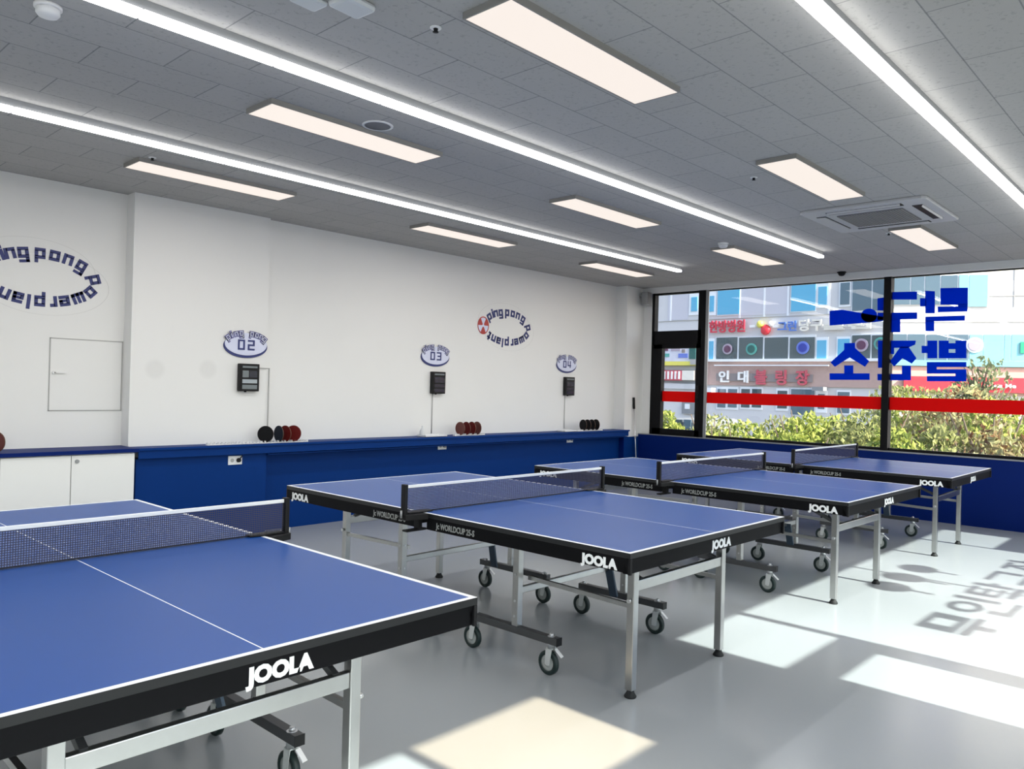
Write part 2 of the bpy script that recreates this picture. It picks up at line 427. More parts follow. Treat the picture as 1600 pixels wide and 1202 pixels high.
w1 = bpy.data.objects.new('window_1', None); C.objects.link(w1); struct(w1)
fm = MB()
frame_box(fm, 'x', GX, 6.645, 6.60, SILL, HEAD, .05)
frame_box(fm, 'x', GX, 5.85, 5.735, SILL, HEAD, .05)        # main post
frame_box(fm, 'x', GX, 3.27, 3.185, SILL, HEAD, .06)
frame_box(fm, 'x', GX, 0.45, 0.36, SILL, HEAD, .06)
frame_box(fm, 'x', GX, 6.62, 5.80, HEAD-.025, HEAD, .04)
frame_box(fm, 'x', GX, 6.62, 5.80, 2.145, 2.365, .05)        # transom
frame_box(fm, 'x', GX, 6.62, GY, SILL+.012, SILL+.045, .03)
frame_box(fm, 'x', GX, 5.80, GY, HEAD-.012, HEAD, .02)
fm.build('window_frame', M['black_metal'], w1)
MB().box((GX-.045, 5.735, SILL+.01), (GX-.03, 5.688, HEAD)).build('grey_post_cover', M['grey_metal'], w1)
sash = MB()
for a0, a1, z0, z1 in ((6.60, 6.455, .80, 2.16), (5.87, 5.80, .80, 2.16), (6.60, 5.80, .79, .885), (6.60, 5.80, 2.10, 2.16)):
    frame_box(sash, 'x', GX-.01, a0, a1, z0, z1, .045)
sash.build('window_sash', M['black_metal'], w1)
MB().box((GX-.085, 5.80, 1.42), (GX-.06, 5.83, 1.55)).box((GX-.10, 5.805, 1.36), (GX-.085, 5.825, 1.50)).build('sash_handle', M['black'], w1, .003)
gb = MB(); frame_box(gb, 'x', GX, 6.60, 5.85, 2.365, HEAD-.02, .004); gb.build('glass_pane', M['clear'], w1)
gb = MB(); frame_box(gb, 'x', GX, 6.46, 5.86, .88, 2.145, .004); gb.build('glass_pane', M['clear'], w1)
gb = MB(); frame_box(gb, 'x', GX, 5.735, 3.27, SILL+.04, HEAD-.01, .004); gb.build('glass_pane', M['clear'], w1)
gb = MB(); frame_box(gb, 'x', GX, 3.185, .45, SILL+.04, HEAD-.01, .004); gb.build('glass_pane', M['clear'], w1)
gb = MB(); frame_box(gb, 'x', GX, .36, GY, SILL+.04, HEAD-.01, .004); gb.build('glass_pane', M['clear'], w1)

# film on the end window (red band, blue letters seen from behind)
def film_poly(mb, pts_px, X, depth=0.0012):
    ps = [at(u, v, X) for u, v in pts_px]
    n = len(ps); lo = ps; hi = [p+Vector((depth, 0, 0)) for p in ps]
    mb.add(lo+hi, [tuple(range(n)), tuple(range(2*n-1, n-1, -1))] + [(i, (i+1) % n, n+(i+1) % n, n+i) for i in range(n)])
for nm, y0, y1, lab in (('red_window_band', 6.455, 5.87, 'red film band across the narrow opening window in the corner'),
                   ('red_window_band', 5.735, 3.27, 'red film band across the wide left pane of the end window'),
                   ('red_window_band', 3.185, .45, 'red film band on the pane right of the black upright')):
    o = MB().box((GX-.0065, y1, 1.296), (GX-.005, y0, 1.455)).build(nm, M['film_red'])
    tag(o, lab, 'window film', 'red bands on the window glass')
_s = 6.154
def g(*pts): return [(1280+a/_s, 430+b/_s) for a, b in pts]
XG = GX-.0065
glyphs = [
 ('upper right syllable with its bars and side tick', [g((1165,125),(1430,120),(1428,285),(1165,285)), g((1335,280),(1428,280),(1427,305),(1335,305)), g((1140,303),(1427,300),(1425,350),(1140,358)),
      g((1020,150),(1112,155),(1112,368),(1020,368)), g((970,222),(1025,222),(1025,300),(970,300)),
      g((1020,400),(1402,388),(1400,438),(1020,446)), g((1020,440),(1106,440),(1106,540),(1022,540))]),
 ('upper middle syllable crossed by the black upright', [g((642,165),(940,158),(940,235),(642,235)), g((560,225),(645,210),(645,345),(560,340)),
      g((560,362),(942,358),(942,422),(560,432)), g((690,425),(780,425),(780,550),(690,550))]),
 ('upper left, thick bar with an oval end', [g((100,345),(220,332),(640,405),(640,435),(540,452),(100,485)),
      [(1280+(480+78*math.cos(t*math.pi/12))/_s, 430+(388+66*math.sin(t*math.pi/12))/_s) for t in range(24)]]),
 ('lower right syllable, the densest block', [g((1150,655),(1415,655),(1415,712),(1150,712)), g((1150,630),(1245,630),(1245,656),(1150,656)), g((1310,630),(1415,630),(1415,656),(1310,656)),
      g((1150,711),(1245,711),(1245,748),(1150,748)), g((1310,711),(1415,711),(1415,748),(1310,748)), g((1150,747),(1415,747),(1415,800),(1150,800)),
      g((1040,630),(1134,630),(1134,800),(1040,800)), g((985,680),(1042,680),(1042,750),(985,750)),
      g((1035,836),(1415,836),(1415,884),(1035,884)), g((1035,883),(1130,883),(1130,907),(1035,907)), g((1035,906),(1415,906),(1415,948),(1035,948)),
      g((1310,947),(1415,947),(1415,972),(1310,972)), g((1035,971),(1415,971),(1415,1022),(1035,1022))]),
 ('lower middle syllable crossed by the black upright', [g((565,630),(642,630),(642,892),(565,892)), g((640,700),(720,700),(720,760),(640,760)), g((640,630),(930,630),(922,668),(850,700),(640,700)),
      g((780,690),(860,690),(935,800),(890,852),(800,800),(720,880),(680,830)), g((560,950),(882,950),(882,1012),(560,1012)), g((795,872),(882,872),(882,952),(795,952))]),
 ('lower left, roof shape over a tee', [g((240,655),(345,652),(345,700),(480,828),(440,882),(292,792),(150,882),(108,840),(240,720)),
      g((240,868),(328,868),(328,948),(240,948)), g((100,945),(485,945),(485,1008),(100,1008))]),
]
for lab, polys in glyphs:
    mb = MB()
    for q in polys: film_poly(mb, q, XG)
    tag(mb.build('window_letter', M['film_blue']), 'blue film letter on the end window, ' + lab, 'window lettering', 'blue letters on the end window')

# right wall windows (behind the camera's right): they shape the sunlight on the floor
def side_window(name, vents, bigs, seams, mulls, panes, lower):
    w = bpy.data.objects.new(name, None); C.objects.link(w); struct(w)
    f = MB()
    for x0, x1 in mulls: frame_box(f, 'y', GY, x0, x1, SILL, HEAD, .02)
    for x0, x1 in seams: frame_box(f, 'y', GY, x0, x1, SILL, HEAD, .008)
    for x0, x1 in vents:
        frame_box(f, 'y', GY, x0, x1, 2.145, 2.345, .02)
        frame_box(f, 'y', GY, x0, x1, .79, .87, .02)
    for x0, x1 in bigs: frame_box(f, 'y', GY, x0, x1, SILL, SILL+.04, .02)
    xa = min(p[0] for p in vents+bigs); xb = max(p[1] for p in vents+bigs)
    frame_box(f, 'y', GY, xa, xb, HEAD-.015, HEAD+.02, .012)
    for x0, x1 in lower: frame_box(f, 'y', GY, x0, x1, SILL, 2.16, .02)
    f.build('window_frame', M['black_metal'], w)
    for x0, x1, z0, z1, mm in panes:
        b_ = MB(); frame_box(b_, 'y', GY-.004, x0, x1, z0, z1, .003); b_.build('glass_pane', M[mm], w)
side_window('window_2', [(2.04, 2.81)], [(-2.6, 1.98)], [(-.6, -.57)], [(1.98, 2.04), (2.80, 2.84), (-2.62, -2.56)],
            [(-2.6, 1.98, SILL, HEAD, 'tinted'), (2.04, 2.81, 2.33, HEAD, 'sun_warming'), (2.04, 2.81, .85, 2.16, 'tinted')], [(2.02, 2.12), (2.70, 2.82)])
side_window('window_3', [(4.05, 4.82), (8.84, 9.66)], [(4.87, 8.80)], [(6.87, 6.905)], [(4.80, 4.872), (8.80, 8.84), (4.02, 4.05), (9.65, 9.68)],
            [(4.05, 4.82, 2.33, HEAD, 'tinted'), (4.05, 4.82, .85, 2.16, 'tinted'), (4.87, 8.80, SILL, HEAD, 'tinted'), (8.84, 9.66, 2.33, HEAD, 'tinted'), (8.84, 9.66, .85, 2.16, 'tinted')],
            [(4.04, 4.12), (4.67, 4.84), (8.84, 8.95), (9.55, 9.66)])
# lettering and bats stuck on that glass; their shadows fall on the floor
def zs(y): return (y-GY)*SUN_TAN
def side_poly(mb, pts): mb.prism(pts, (0, GY+.004, 0), (1, 0, 0), (0, 0, 1), -0.001)
def rect(x0, x1, y0, y1): return [(x0, zs(y0)), (x1, zs(y0)), (x1, zs(y1)), (x0, zs(y1))]
def ring(cx, cy, rx, ry, hx, hy, n=24):
    q = []
    for i in range(n):
        a0, a1 = 2*math.pi*i/n, 2*math.pi*(i+1)/n
        q.append([(cx+rx*math.cos(a0), zs(cy+ry*math.sin(a0))), (cx+rx*math.cos(a1), zs(cy+ry*math.sin(a1))),
                  (cx+hx*math.cos(a1), zs(cy+hy*math.sin(a1))), (cx+hx*math.cos(a0), zs(cy+hy*math.sin(a0)))])
    return q
T0, T1 = 1.50, 1.09
letters = []
x = 5.44   # mu
letters.append([rect(x, x+.46, 1.45, T0), rect(x, x+.46, 1.27, 1.32), rect(x, x+.14, 1.30, 1.46), rect(x+.32, x+.46, 1.30, 1.46), rect(x, x+.50, 1.19, 1.25), rect(x+.19, x+.31, T1, 1.21)])
x = 6.04   # in
letters.append(ring(x+.17, 1.385, .17, .115, .085, .06) + [rect(x+.40, x+.50, 1.22, T0+.02), rect(x+.08, x+.20, T1, 1.24), rect(x+.08, x+.52, T1, 1.145)])
x = 6.64   # tak
letters.append([rect(x, x+.10, 1.27, T0), rect(x, x+.33, 1.45, T0), rect(x, x+.30, 1.36, 1.40), rect(x, x+.33, 1.27, 1.31), rect(x+.37, x+.47, 1.25, T0+.02), rect(x+.45, x+.54, 1.36, 1.41),
                rect(x+.05, x+.47, 1.175, 1.235), rect(x+.37, x+.47, T1-.02, 1.20)])
x = 7.26   # gu
letters.append([rect(x+.02, x+.46, 1.45, T0), rect(x+.36, x+.46, 1.29, 1.46), rect(x, x+.52, 1.22, 1.265), rect(x+.21, x+.31, T1, 1.23)])
x = 7.88   # jang
letters.append([rect(x, x+.34, 1.45, T0), [(x+.13, zs(1.46)), (x+.03, zs(1.30)), (x+.10, zs(1.27)), (x+.21, zs(1.46))], [(x+.13, zs(1.46)), (x+.24, zs(1.28)), (x+.32, zs(1.31)), (x+.21, zs(1.46))],
                rect(x+.38, x+.47, 1.26, T0+.02), rect(x+.45, x+.54, 1.36, 1.41)] + ring(x+.27, 1.155, .17, .075, .085, .03))
for k, polys in enumerate(letters):
    mb = MB()
    for q in polys: side_poly(mb, q)
    tag(mb.build('window_letter', M['film_dark']), 'dark film letter on the side window, casting the %s letter shadow on the floor' % ('nearest', 'second', 'middle', 'fourth', 'farthest')[k],
        'window lettering', 'letters on the side window')
for k, (cx, y0, y1) in enumerate(((7.26, 1.83, 2.13), (6.82, 1.80, 2.13), (6.40, 1.79, 2.11))):
    cy = (y0+y1)/2; ry = (y1-y0)/2; mb = MB()
    side_poly(mb, [(cx+.165*math.cos(t*math.pi/16), zs(cy+ry*math.sin(t*math.pi/16))) for t in range(32)])
    side_poly(mb, rect(cx-.022, cx+.022, y0-.15, y0+.02))
    tag(mb.build('bat_decal', M['film_dark']), 'bat-shaped decal on the side window, casting the %s oval floor shadow' % ('farthest', 'middle', 'nearest')[k],
        'window decal', 'bat decals on the side window')

# ------------------------------------------------------------------ shelf and cabinets on the left wall
o = MB().box((2.66, 6.72, .838), (9.80, Y_PIL+.0, .855)).box((2.66, 6.715, .765), (9.80, 6.73, .838)).box((2.66, 6.70, .835), (9.81, 6.725, .857)).build('wall_shelf', M['blue_wall'], None, .003)
tag(o, 'long blue wall shelf running above the blue panelling to the corner', 'shelf')
fr = box('shelf_apron', (3.86, 6.732, .748), (9.80, 6.88, .758), M['blue_wall'], o)
fill = MB().box((3.93, Y_PIL, .80), (9.80, Y_MAIN, .855)).build('shelf_back_board', M['blue_wall'], o)
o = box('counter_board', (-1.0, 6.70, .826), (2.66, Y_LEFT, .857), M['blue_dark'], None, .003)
tag(o, 'dark blue counter board lying on the white cabinets', 'counter')
for k, x0 in enumerate((1.665, .69)):
    t = thing('storage_cabinet', ('white storage cabinet with two doors and a small round lock beside the blue panelling', 'white storage cabinet at the far left, under the counter')[k], 'cabinet', (x0, 6.74, 0), 0, 'white cabinets under the counter')
    box('body', (0, .005, 0), (.968, .33, .824), M['white_lam'], t)
    for j in (0, 1):
        d_ = box('door', (.003+.484*j, -.02, .03), (.481+.484*j, .003, .818), M['white_lam'], t, .0015)
    MB().cyl((.525, -.027, .772), (.525, -.019, .772), .016, .016, 20).cyl((.525, -.031, .772), (.525, -.026, .772), .009, .009, 16).build('lock', M['grey_metal'], d_)

# access hatch in the left wall
t = thing('access_hatch', 'white square access hatch with thin grey outline in the left wall', 'hatch', (2.365, Y_LEFT, 1.455))
h = MB()
for a, b in (((-.285, -.30), (-.277, .30)), ((.277, -.30), (.285, .30)), ((-.285, .292), (.285, .30)), ((-.285, -.30), (.285, -.292))):
    h.box((a[0], -.004, a[1]), (b[0], -.0005, b[1]))
h.build('hatch_outline', M['seam'], t)
box('hatch_leaf', (-.276, -.003, -.291), (.276, -.0006, .291), M['wall'], t)
MB().cyl((-.25, -.02, .015), (-.25, -.003, .015), .012, .012, 16).bar((-.25, -.016, .015), (-.16, -.016, .018), .008, .010).build('hatch_handle', M['white_plastic'], t)
# two worn round spots on the pilaster
def smudge_mat():
    m_, nt, b = new_mat('painted_wall_with_worn_spots')
    b.inputs['Roughness'].default_value = 0.6
    g_ = nt.nodes.new('ShaderNodeNewGeometry'); prev = None
    for cx, cz_ in ((2.863, 1.525), (3.341, 1.541)):
        d = nt.nodes.new('ShaderNodeVectorMath'); d.operation = 'DISTANCE'; d.inputs[1].default_value = (cx, Y_PIL, cz_)
        nt.links.new(g_.outputs['Position'], d.inputs[0])
        mr = nt.nodes.new('ShaderNodeMapRange'); mr.inputs['From Min'].default_value = .06; mr.inputs['From Max'].default_value = .10
        mr.inputs['To Min'].default_value = .93; mr.inputs['To Max'].default_value = 1.0
        nt.links.new(d.outputs['Value'], mr.inputs['Value'])
        if prev is None: prev = mr
        else:
            mu = nt.nodes.new('ShaderNodeMath'); mu.operation = 'MULTIPLY'
            nt.links.new(prev.outputs[0], mu.inputs[0]); nt.links.new(mr.outputs[0], mu.inputs[1]); prev = mu
    vm = nt.nodes.new('ShaderNodeVectorMath'); vm.operation = 'SCALE'; vm.inputs[0].default_value = (.80, .80, .79)
    nt.links.new(prev.outputs[0], vm.inputs['Scale']); nt.links.new(vm.outputs[0], b.inputs['Base Color'])
    return m_
bpy.data.objects['wall_left_pilaster'].data.materials[0] = smudge_mat()

# ------------------------------------------------------------------ wall graphics
def glyph_on_ellipse(mb, ch, size, cx, cz, a, b, ang, y, bold):
    px, pz = cx+a*math.cos(ang), cz+b*math.sin(ang)
    nx, nz = math.cos(ang)/a, math.sin(ang)/b; L = math.hypot(nx, nz); nx /= L; nz /= L     # outward
    up = Vector((nx, 0, nz)); ax = Vector((nz, 0, -nx))
    square_glyph(mb, ch, size, (px, y, pz), ax, up, .002, bold)
def ring_logo(cx, cz, y, label, icon_label):
    t = thing('wall_logo', label, 'wall graphic', (0, 0, 0), 0, 'ring logos on the left wall')
    size = .156
    a, b = .41, .19
    words = (('ping', (144, 131, 122, 108)), ('pong', (91, 76, 61, 43)), ('power', (8, -24, -46, -64, -76)), ('plant', (-90, -101, -112, -127, -142)))
    for w_, angs in words:
        mb = MB()
        for ch, an in zip(w_, angs):
            an = R(an); nx, nz = math.cos(an)/a, math.sin(an)/b; L_ = math.hypot(nx, nz)
            up = Vector((nx/L_, 0, nz/L_)); p_ = Vector((cx+a*math.cos(an), y-.0005, cz+b*math.sin(an))) - up*.038
            square_glyph(mb, ch, .080, p_, (up.z, 0, -up.x), up, .002, .045)
        mb.build('ring_lettering', M['navy'], t)
    ic = MB(); ic.prism(circ(.105, 32, .095), (cx-.44, y-.0005, cz-.005), (1, 0, 0), (0, 0, 1), .0015)
    ic.build('round_icon', M['lilac'], t)
    ic = MB()
    for k in range(3):
        ac = R(90+120*k+60)
        pts = [(.02*math.cos(ac-R(28)), .02*math.sin(ac-R(28)))] + [(.09*math.cos(ac+R(d)), .10*math.sin(ac+R(d))) for d in (-30, -15, 0, 15, 30)] + [(.02*math.cos(ac+R(28)), .02*math.sin(ac+R(28)))]
        ic.prism(pts, (cx-.44, y-.002, cz-.005), (1, 0, 0), (0, 0, 1), .0015)
    for i in range(32):
        a0, a1 = 2*math.pi*i/32, 2*math.pi*(i+1)/32
        ic.prism([(.088*math.cos(a0), .098*math.sin(a0)), (.100*math.cos(a0), .112*math.sin(a0)), (.100*math.cos(a1), .112*math.sin(a1)), (.088*math.cos(a1), .098*math.sin(a1))], (cx-.44, y-.002, cz-.005), (1, 0, 0), (0, 0, 1), .0015)
    ic.build('icon_mark', M['red_icon'], t)
    # faint outline ring of the transparent backing sheet
    rg = MB()
    for ox, oz in ((-.06, .06), (.05, -.05)):
        for i in range(48):
            a0, a1 = 2*math.pi*i/48, 2*math.pi*(i+1)/48
            q = lambda an, k: (.47*k*math.cos(an)+ox, .25*k*math.sin(an)+oz)
            rg.prism([q(a0, 1), q(a1, 1), q(a1, 1.008), q(a0, 1.008)], (cx, y-.0004, cz), (1, 0, 0), (0, 0, 1), .0004)
    rg.build('backing_sheet_edge', M['faint'], t)
ring_logo(2.0, 2.235, Y_LEFT, 'large navy ring of lettering on the left wall, cut by the photo edge', '')
ring_logo(7.385, 2.225, Y_MAIN, 'navy ring of lettering with a round red icon, high between signs 03 and 04', '')

def number_sign(cx, cz, y, num, label):
    t = thing('number_sign', label, 'sign', (cx, y, cz), 0, 'oval number signs on the left wall')
    MB().prism(circ(.112, 48, .222), (0, 0, -.012), (1, 0, 0), (0, 0, 1), .010).build('shadow_plate', M['navy'], t)
    MB().prism(circ(.106, 48, .214), (0, -.010, .006), (1, 0, 0), (0, 0, 1), .006).build('face_plate', M['lilac'], t)
    nb = MB()
    for k_, ch in enumerate(num): square_glyph(nb, ch, .098, (-.050+.100*k_, -.016, -.050), (1, 0, 0), (0, 0, 1), .003)
    nb.build('number', M['navy'], t)
    s_ = 'ping pong'
    for i, ch in enumerate(s_):
        if i in (0, 5): mb, mo = MB(), MB()
        if ch == ' ':
            continue
        an = R(150-120*i/(len(s_)-1))
        glyph_on_ellipse(mo, ch, .044, 0, .0, .198, .086, an, -.0165, .14)
        glyph_on_ellipse(mb, ch, .044, 0, .0, .198, .086, an, -.0195, -.04)
        if i not in (3, 8): continue
        mo.build('arched_lettering_outline', M['mauve'], t); mb.build('arched_lettering', M['lilac'], t)
number_sign(3.703, 1.785, Y_PIL, '02', 'oval lilac sign with navy number 02 on the left wall')
number_sign(6.155, 1.795, Y_MAIN, '03', 'oval lilac sign with navy number 03 on the left wall')
number_sign(8.622, 1.795, Y_MAIN, '04', 'oval lilac sign with navy number 04 near the corner')

def scoreboard(cx, cz, y, label, lit, cable):
    t = thing('scoreboard', label, 'scoreboard', (cx, y, cz), 0, 'black scoreboards on the left wall')
    box('housing', (-.10, -.055, -.13), (.10, 0, .13), M['black'], t, .006)
    a, b_ = ('screen_light', 'screen') if lit else ('screen_navy', 'screen_navy')
    box('display', (-.075, -.058, .09), (.075, -.054, .108), M['screen'], t)
    box('display', (-.075, -.058, .0), (-.012, -.054, .065), M[b_], t)
    box('display', (-.005, -.058, .0), (.075, -.054, .065), M['screen_navy'], t)
    box('display', (-.075, -.058, -.055), (.075, -.054, -.018), M[a], t)
    box('display', (-.075, -.058, -.110), (.075, -.054, -.070), M[b_], t)
    MB().cyl((-.03, -.03, -.14), (-.03, -.03, -.128), .012, .012, 12).build('cable_socket', M['black'], t)
    c_ = MB()
    if cable == 'side':
        c_.box((.10, -.010, .088), (.232, -.001, .098)).box((.222, -.010, -.60), (.232, -.001, .09))
    else:
        c_.cyl((-.06, -.008, -.13), (-.06, -.008, -.60), .005, .005, 8)
    c_.build('cable_duct', M['seam'], t)
scoreboard(3.727, 1.476, Y_PIL, 'black scoreboard with pale display strips under sign 02', True, 'side')
scoreboard(6.187, 1.480, Y_MAIN, 'dark scoreboard under sign 03', False, 'down')
scoreboard(8.663, 1.485, Y_MAIN, 'dark scoreboard under sign 04', False, 'down')

for k, (cx, cz, y, lab) in enumerate(((3.542, .710, 6.765, 'white wall socket with a black plug below the bats under sign 02'), (6.192, .735, 6.875, 'white wall socket with a plug under the shelf below sign 03'),
                             (8.588, .738, 6.875, 'white wall socket under the shelf below sign 04'))):
    t = thing('wall_socket', lab, 'socket', (cx, y, cz), 0, 'sockets in the blue panelling')
    box('plate', (-.068, -.008, -.041), (.068, .0, .041), M['white_plastic'], t, .003)
    MB().cyl((.03, -.03, 0), (.03, -.007, 0), .018, .020, 16).bar((.03, -.025, .003), (.062, -.02, .040), .008, .008).build('plug', M['black'] if k == 0 else M['grey_metal'], t)
    MB().cyl((-.03, -.010, 0), (-.03, -.007, 0), .018, .018, 16).build('outlet', M['seam'], t)

# ------------------------------------------------------------------ bats in racks on the shelf
def bat(label, loc, rz, red, tilt=0.0, cat='table tennis bat', grp='bats in the shelf racks'):
    t = thing('table_tennis_bat', label, cat, loc, rz, grp)
    t.rotation_euler = (0, tilt, rz)
    # blade stands upright in its slot, the handle goes down through the hollow shelf
    pts = [(.0755*math.cos(a), .0785*math.sin(a)) for a in [2*math.pi*i/36 for i in range(36)]]
    MB().prism(pts, (-.003, 0, .0785), (0, 1, 0), (0, 0, 1), .006).build('blade', M['wood'], t)
    MB().prism([(x_*.985, y_*.985) for x_, y_ in pts], (-.0055, 0, .0785), (0, 1, 0), (0, 0, 1), .0026).build('rubber_sheet', M[red[0]], t)
    MB().prism([(x_*.985, y_*.985) for x_, y_ in pts], (.0029, 0, .0785), (0, 1, 0), (0, 0, 1), .0026).build('rubber_sheet', M[red[1]], t)
    h_ = MB(); h_.add([(sx_*w_, sy_*hh, z_) for z_, w_, hh in ((.012, .005, .012), (-.004, .010, .013), (-.05, .011, .014), (-.088, .012, .016)) for sx_, sy_ in ((-1, -1), (1, -1), (1, 1), (-1, 1))],
                [(0,1,2,3), (15,14,13,12)] + [(k*4+i, k*4+4+i, k*4+4+(i+1) % 4, k*4+(i+1) % 4) for k in range(3) for i in range(4)])
    h_.build('handle', M['wood'], t, .002)
    return t
SZ = .8555
def rack(x0, x1, y, label):
    t = thing('bat_rack', label, 'bat rack', ((x0+x1)/2, y, SZ), 0, 'white bat racks on the shelf')
    w_ = (x1-x0)/2
    box('base', (-w_, -.02, .001), (w_, .02, .008), M['white_plastic'], t)
    mb = MB(); n = int(2*w_/.035)
    for i in range(n+1):
        xx = -w_+.004+(2*w_-.008)*i/n
        mb.box((xx-.003, -.018, .007), (xx+.003, .018, .024))
    mb.build('divider_teeth', M['white_plastic'], t)
rack(3.27, 4.30, 6.765, 'white toothed bat rack on the shelf under sign 02, partly empty')
rack(6.30, 6.80, 6.79, 'white bat rack on the shelf below the ring logo, holding four red bats')
rack(8.62, 9.22, 6.79, 'white bat rack at the corner end of the shelf')
BZ = SZ+.0085
bats = [(3.845, 6.765, 48, ('pad_black', 'pad_black'), 'black bat at the left of the rack under sign 02'),
        (3.985, 6.765, 4, ('pad_navy', 'pad_navy'), 'narrow blue-black bat between the black and red ones under sign 02'),
        (4.055, 6.765, 14, ('pad_red', 'pad_red'), 'dark red bat second from the right in the rack under sign 02'),
        (4.145, 6.765, 40, ('pad_red', 'pad_red'), 'dark red bat at the right end of the rack under sign 02')]
for i, x_ in enumerate((6.40, 6.50, 6.59, 6.68)):
    bats.append((x_, 6.79, -2 if i else 4, ('pad_brown' if i in (0, 3) else 'pad_red', 'pad_red'), '%s of four brownish red bats on the shelf between two signs' % ('leftmost', 'second from the left', 'third from the left', 'rightmost')[i]))
for i, x_ in enumerate((8.78, 8.88, 8.98, 9.08)):
    bats.append((x_, 6.79, -10, ('pad_black', 'pad_black'), '%s of four black bats on the shelf under sign 04' % ('leftmost', 'second from the left', 'third from the left', 'rightmost')[i]))
for x_, y_, dg, mm, lab in bats:
    bat(lab, (x_, y_, BZ), R(dg), mm)
bat('brownish bat on the counter at the left edge of the photo', (1.655, 6.80, .859), R(35), ('pad_brown', 'pad_brown'), 0)
for x0, x1, lab in ((5.83, 6.17, 'flat white tray on the shelf under sign 03'), (8.33, 8.60, 'flat white tray on the shelf under sign 04')):
    o = MB().box((x0, 6.76, SZ), (x1, 6.90, SZ+.005)).box((x0, 6.76, SZ), (x1, 6.765, SZ+.022)).box((x0, 6.895, SZ), (x1, 6.90, SZ+.022)).box((x0, 6.76, SZ), (x0+.005, 6.90, SZ+.022)).box((x1-.005, 6.76, SZ), (x1, 6.90, SZ+.022)).build('small_tray', M['white_plastic'])
    tag(o, lab, 'tray', 'white trays on the shelf')
o = MB().lathe([(.030, 0), (.034, .004), (.030, .06), (.018, .085), (.011, .095), (.011, .118), (.006, .120)], 24, (5.87, 6.86, SZ+.005)).build('plastic_bottle', M['frost'])
tag(o, 'small cloudy plastic bottle standing in the tray under sign 03', 'bottle')

# corner: long pole leaning on the column, wall sensor
t = thing('cleaning_pole', 'thin silver pole with a black grip leaning on the white corner column', 'pole', (10.05, 6.76, 0))
MB().cyl((.0, -.05, .02), (-.035, .015, 1.18), .009, .009, 12).build('shaft', M['zinc'], t)
MB().cyl((-.035, .015, 1.17), (-.040, .022, 1.345), .018, .018, 16).build('grip', M['black'], t, .002)
MB().cyl((-.021, -.012, .72), (-.022, -.008, .76), .015, .015, 14).build('clamp_ring', M['grey_metal'], t)
MB().box((-.05, -.085, 0), (.05, -.03, .03)).build('foot', M['white_plastic'], t, .004)
t = thing('wall_speaker', 'small grey box on a bracket high on the corner column', 'speaker', (10.13, 6.80, 2.86))
box('bracket', (-.012, -.06, .03), (.012, 0, .06), M['grey_metal'], t)
MB().box((-.05, -.17, -.10), (.06, -.055, .10)).build('housing', M['grey_metal'], t, .012)
box('front_grille', (-.045, -.176, -.09), (.055, -.169, .09), M['grille'], t)

# ------------------------------------------------------------------ ceiling fittings
strip_label = {5.20: 'long white linear ceiling light nearest the left wall', 3.39: 'long white linear ceiling light running through the middle of the ceiling', 1.24: 'long white linear ceiling light at the upper right of the photo'}
joints = {5.20: [-3.5, -2.3, -1.1, .1, 1.3, 1.95, 2.6, 3.8, 5.0, 6.2, 7.4, 8.62], 3.39: [-3.5, -2.3, -1.1, .1, 1.3, 1.93, 2.57, 3.77, 4.97, 6.17, 7.37, 8.55], 1.24: [-3.5, -2.3, -1.05, .15, 1.4, 2.6, 3.82, 5.02, 6.22, 7.42, 8.60]}
for y, lab in strip_label.items():
    t = thing('linear_light', lab, 'ceiling light', (0, y, 0), 0, 'linear ceiling lights')
    J = joints[y]
    box('housing', (J[0], -.017, 2.983), (J[-1], .017, CZ-.001), M['lamp_body'], t)
    for a, b in zip(J[:-1], J[1:]):
        MB().box((a+.003, -.031, 2.957), (b-.003, .031, 2.983)).build('lamp_segment', M['strip'], t, .004)
        ld = bpy.data.lights.new('strip_light', 'AREA'); ld.shape = 'RECTANGLE'; ld.size = b-a-.02; ld.size_y = .06; ld.energy = STRIP_WATTS*(b-a); ld.color = (1, 1, 1)
        lo = bpy.data.objects.new('strip_light', ld); C.objects.link(lo); lo.location = ((a+b)/2, 0, 2.950); lo.parent = t

rows = ((5.94, 'nearest the left wall'), (4.12, 'in the middle row'), (2.29, 'in the row nearest the windows'))
cols = ((2.880, 'near'), (5.606, 'middle'), (8.325, 'far'))
for y, ly in rows:
    for x_, lx in cols:
        t = thing('panel_light', 'flat warm white ceiling panel, the %s one %s' % (lx, ly), 'ceiling light', (x_, y, CZ), 0, 'flat ceiling panels')
        f = MB(); W_, H_ = .640, .141
        e_ = .009
        f.box((-W_, -H_, -.030), (W_, -H_+e_, .0)); f.box((-W_, H_-e_, -.030), (W_, H_, .0)); f.box((-W_, -H_+e_, -.030), (-W_+e_, H_-e_, .0)); f.box((W_-e_, -H_+e_, -.030), (W_, H_-e_, .0))
        f.build('trim_frame', M['frame_grey'], t)
        MB().box((-W_+e_, -H_+e_, -.029), (W_-e_, H_-e_, -.024)).build('diffuser', M['panel'], t)
        ld = bpy.data.lights.new('panel_light_source', 'AREA'); ld.shape = 'RECTANGLE'; ld.size = 1.24; ld.size_y = .27; ld.energy = PANEL_WATTS; ld.color = (1, .93, .86)
        lo = bpy.data.objects.new('panel_light_source', ld); C.objects.link(lo); lo.location = (0, 0, -.033); lo.parent = t

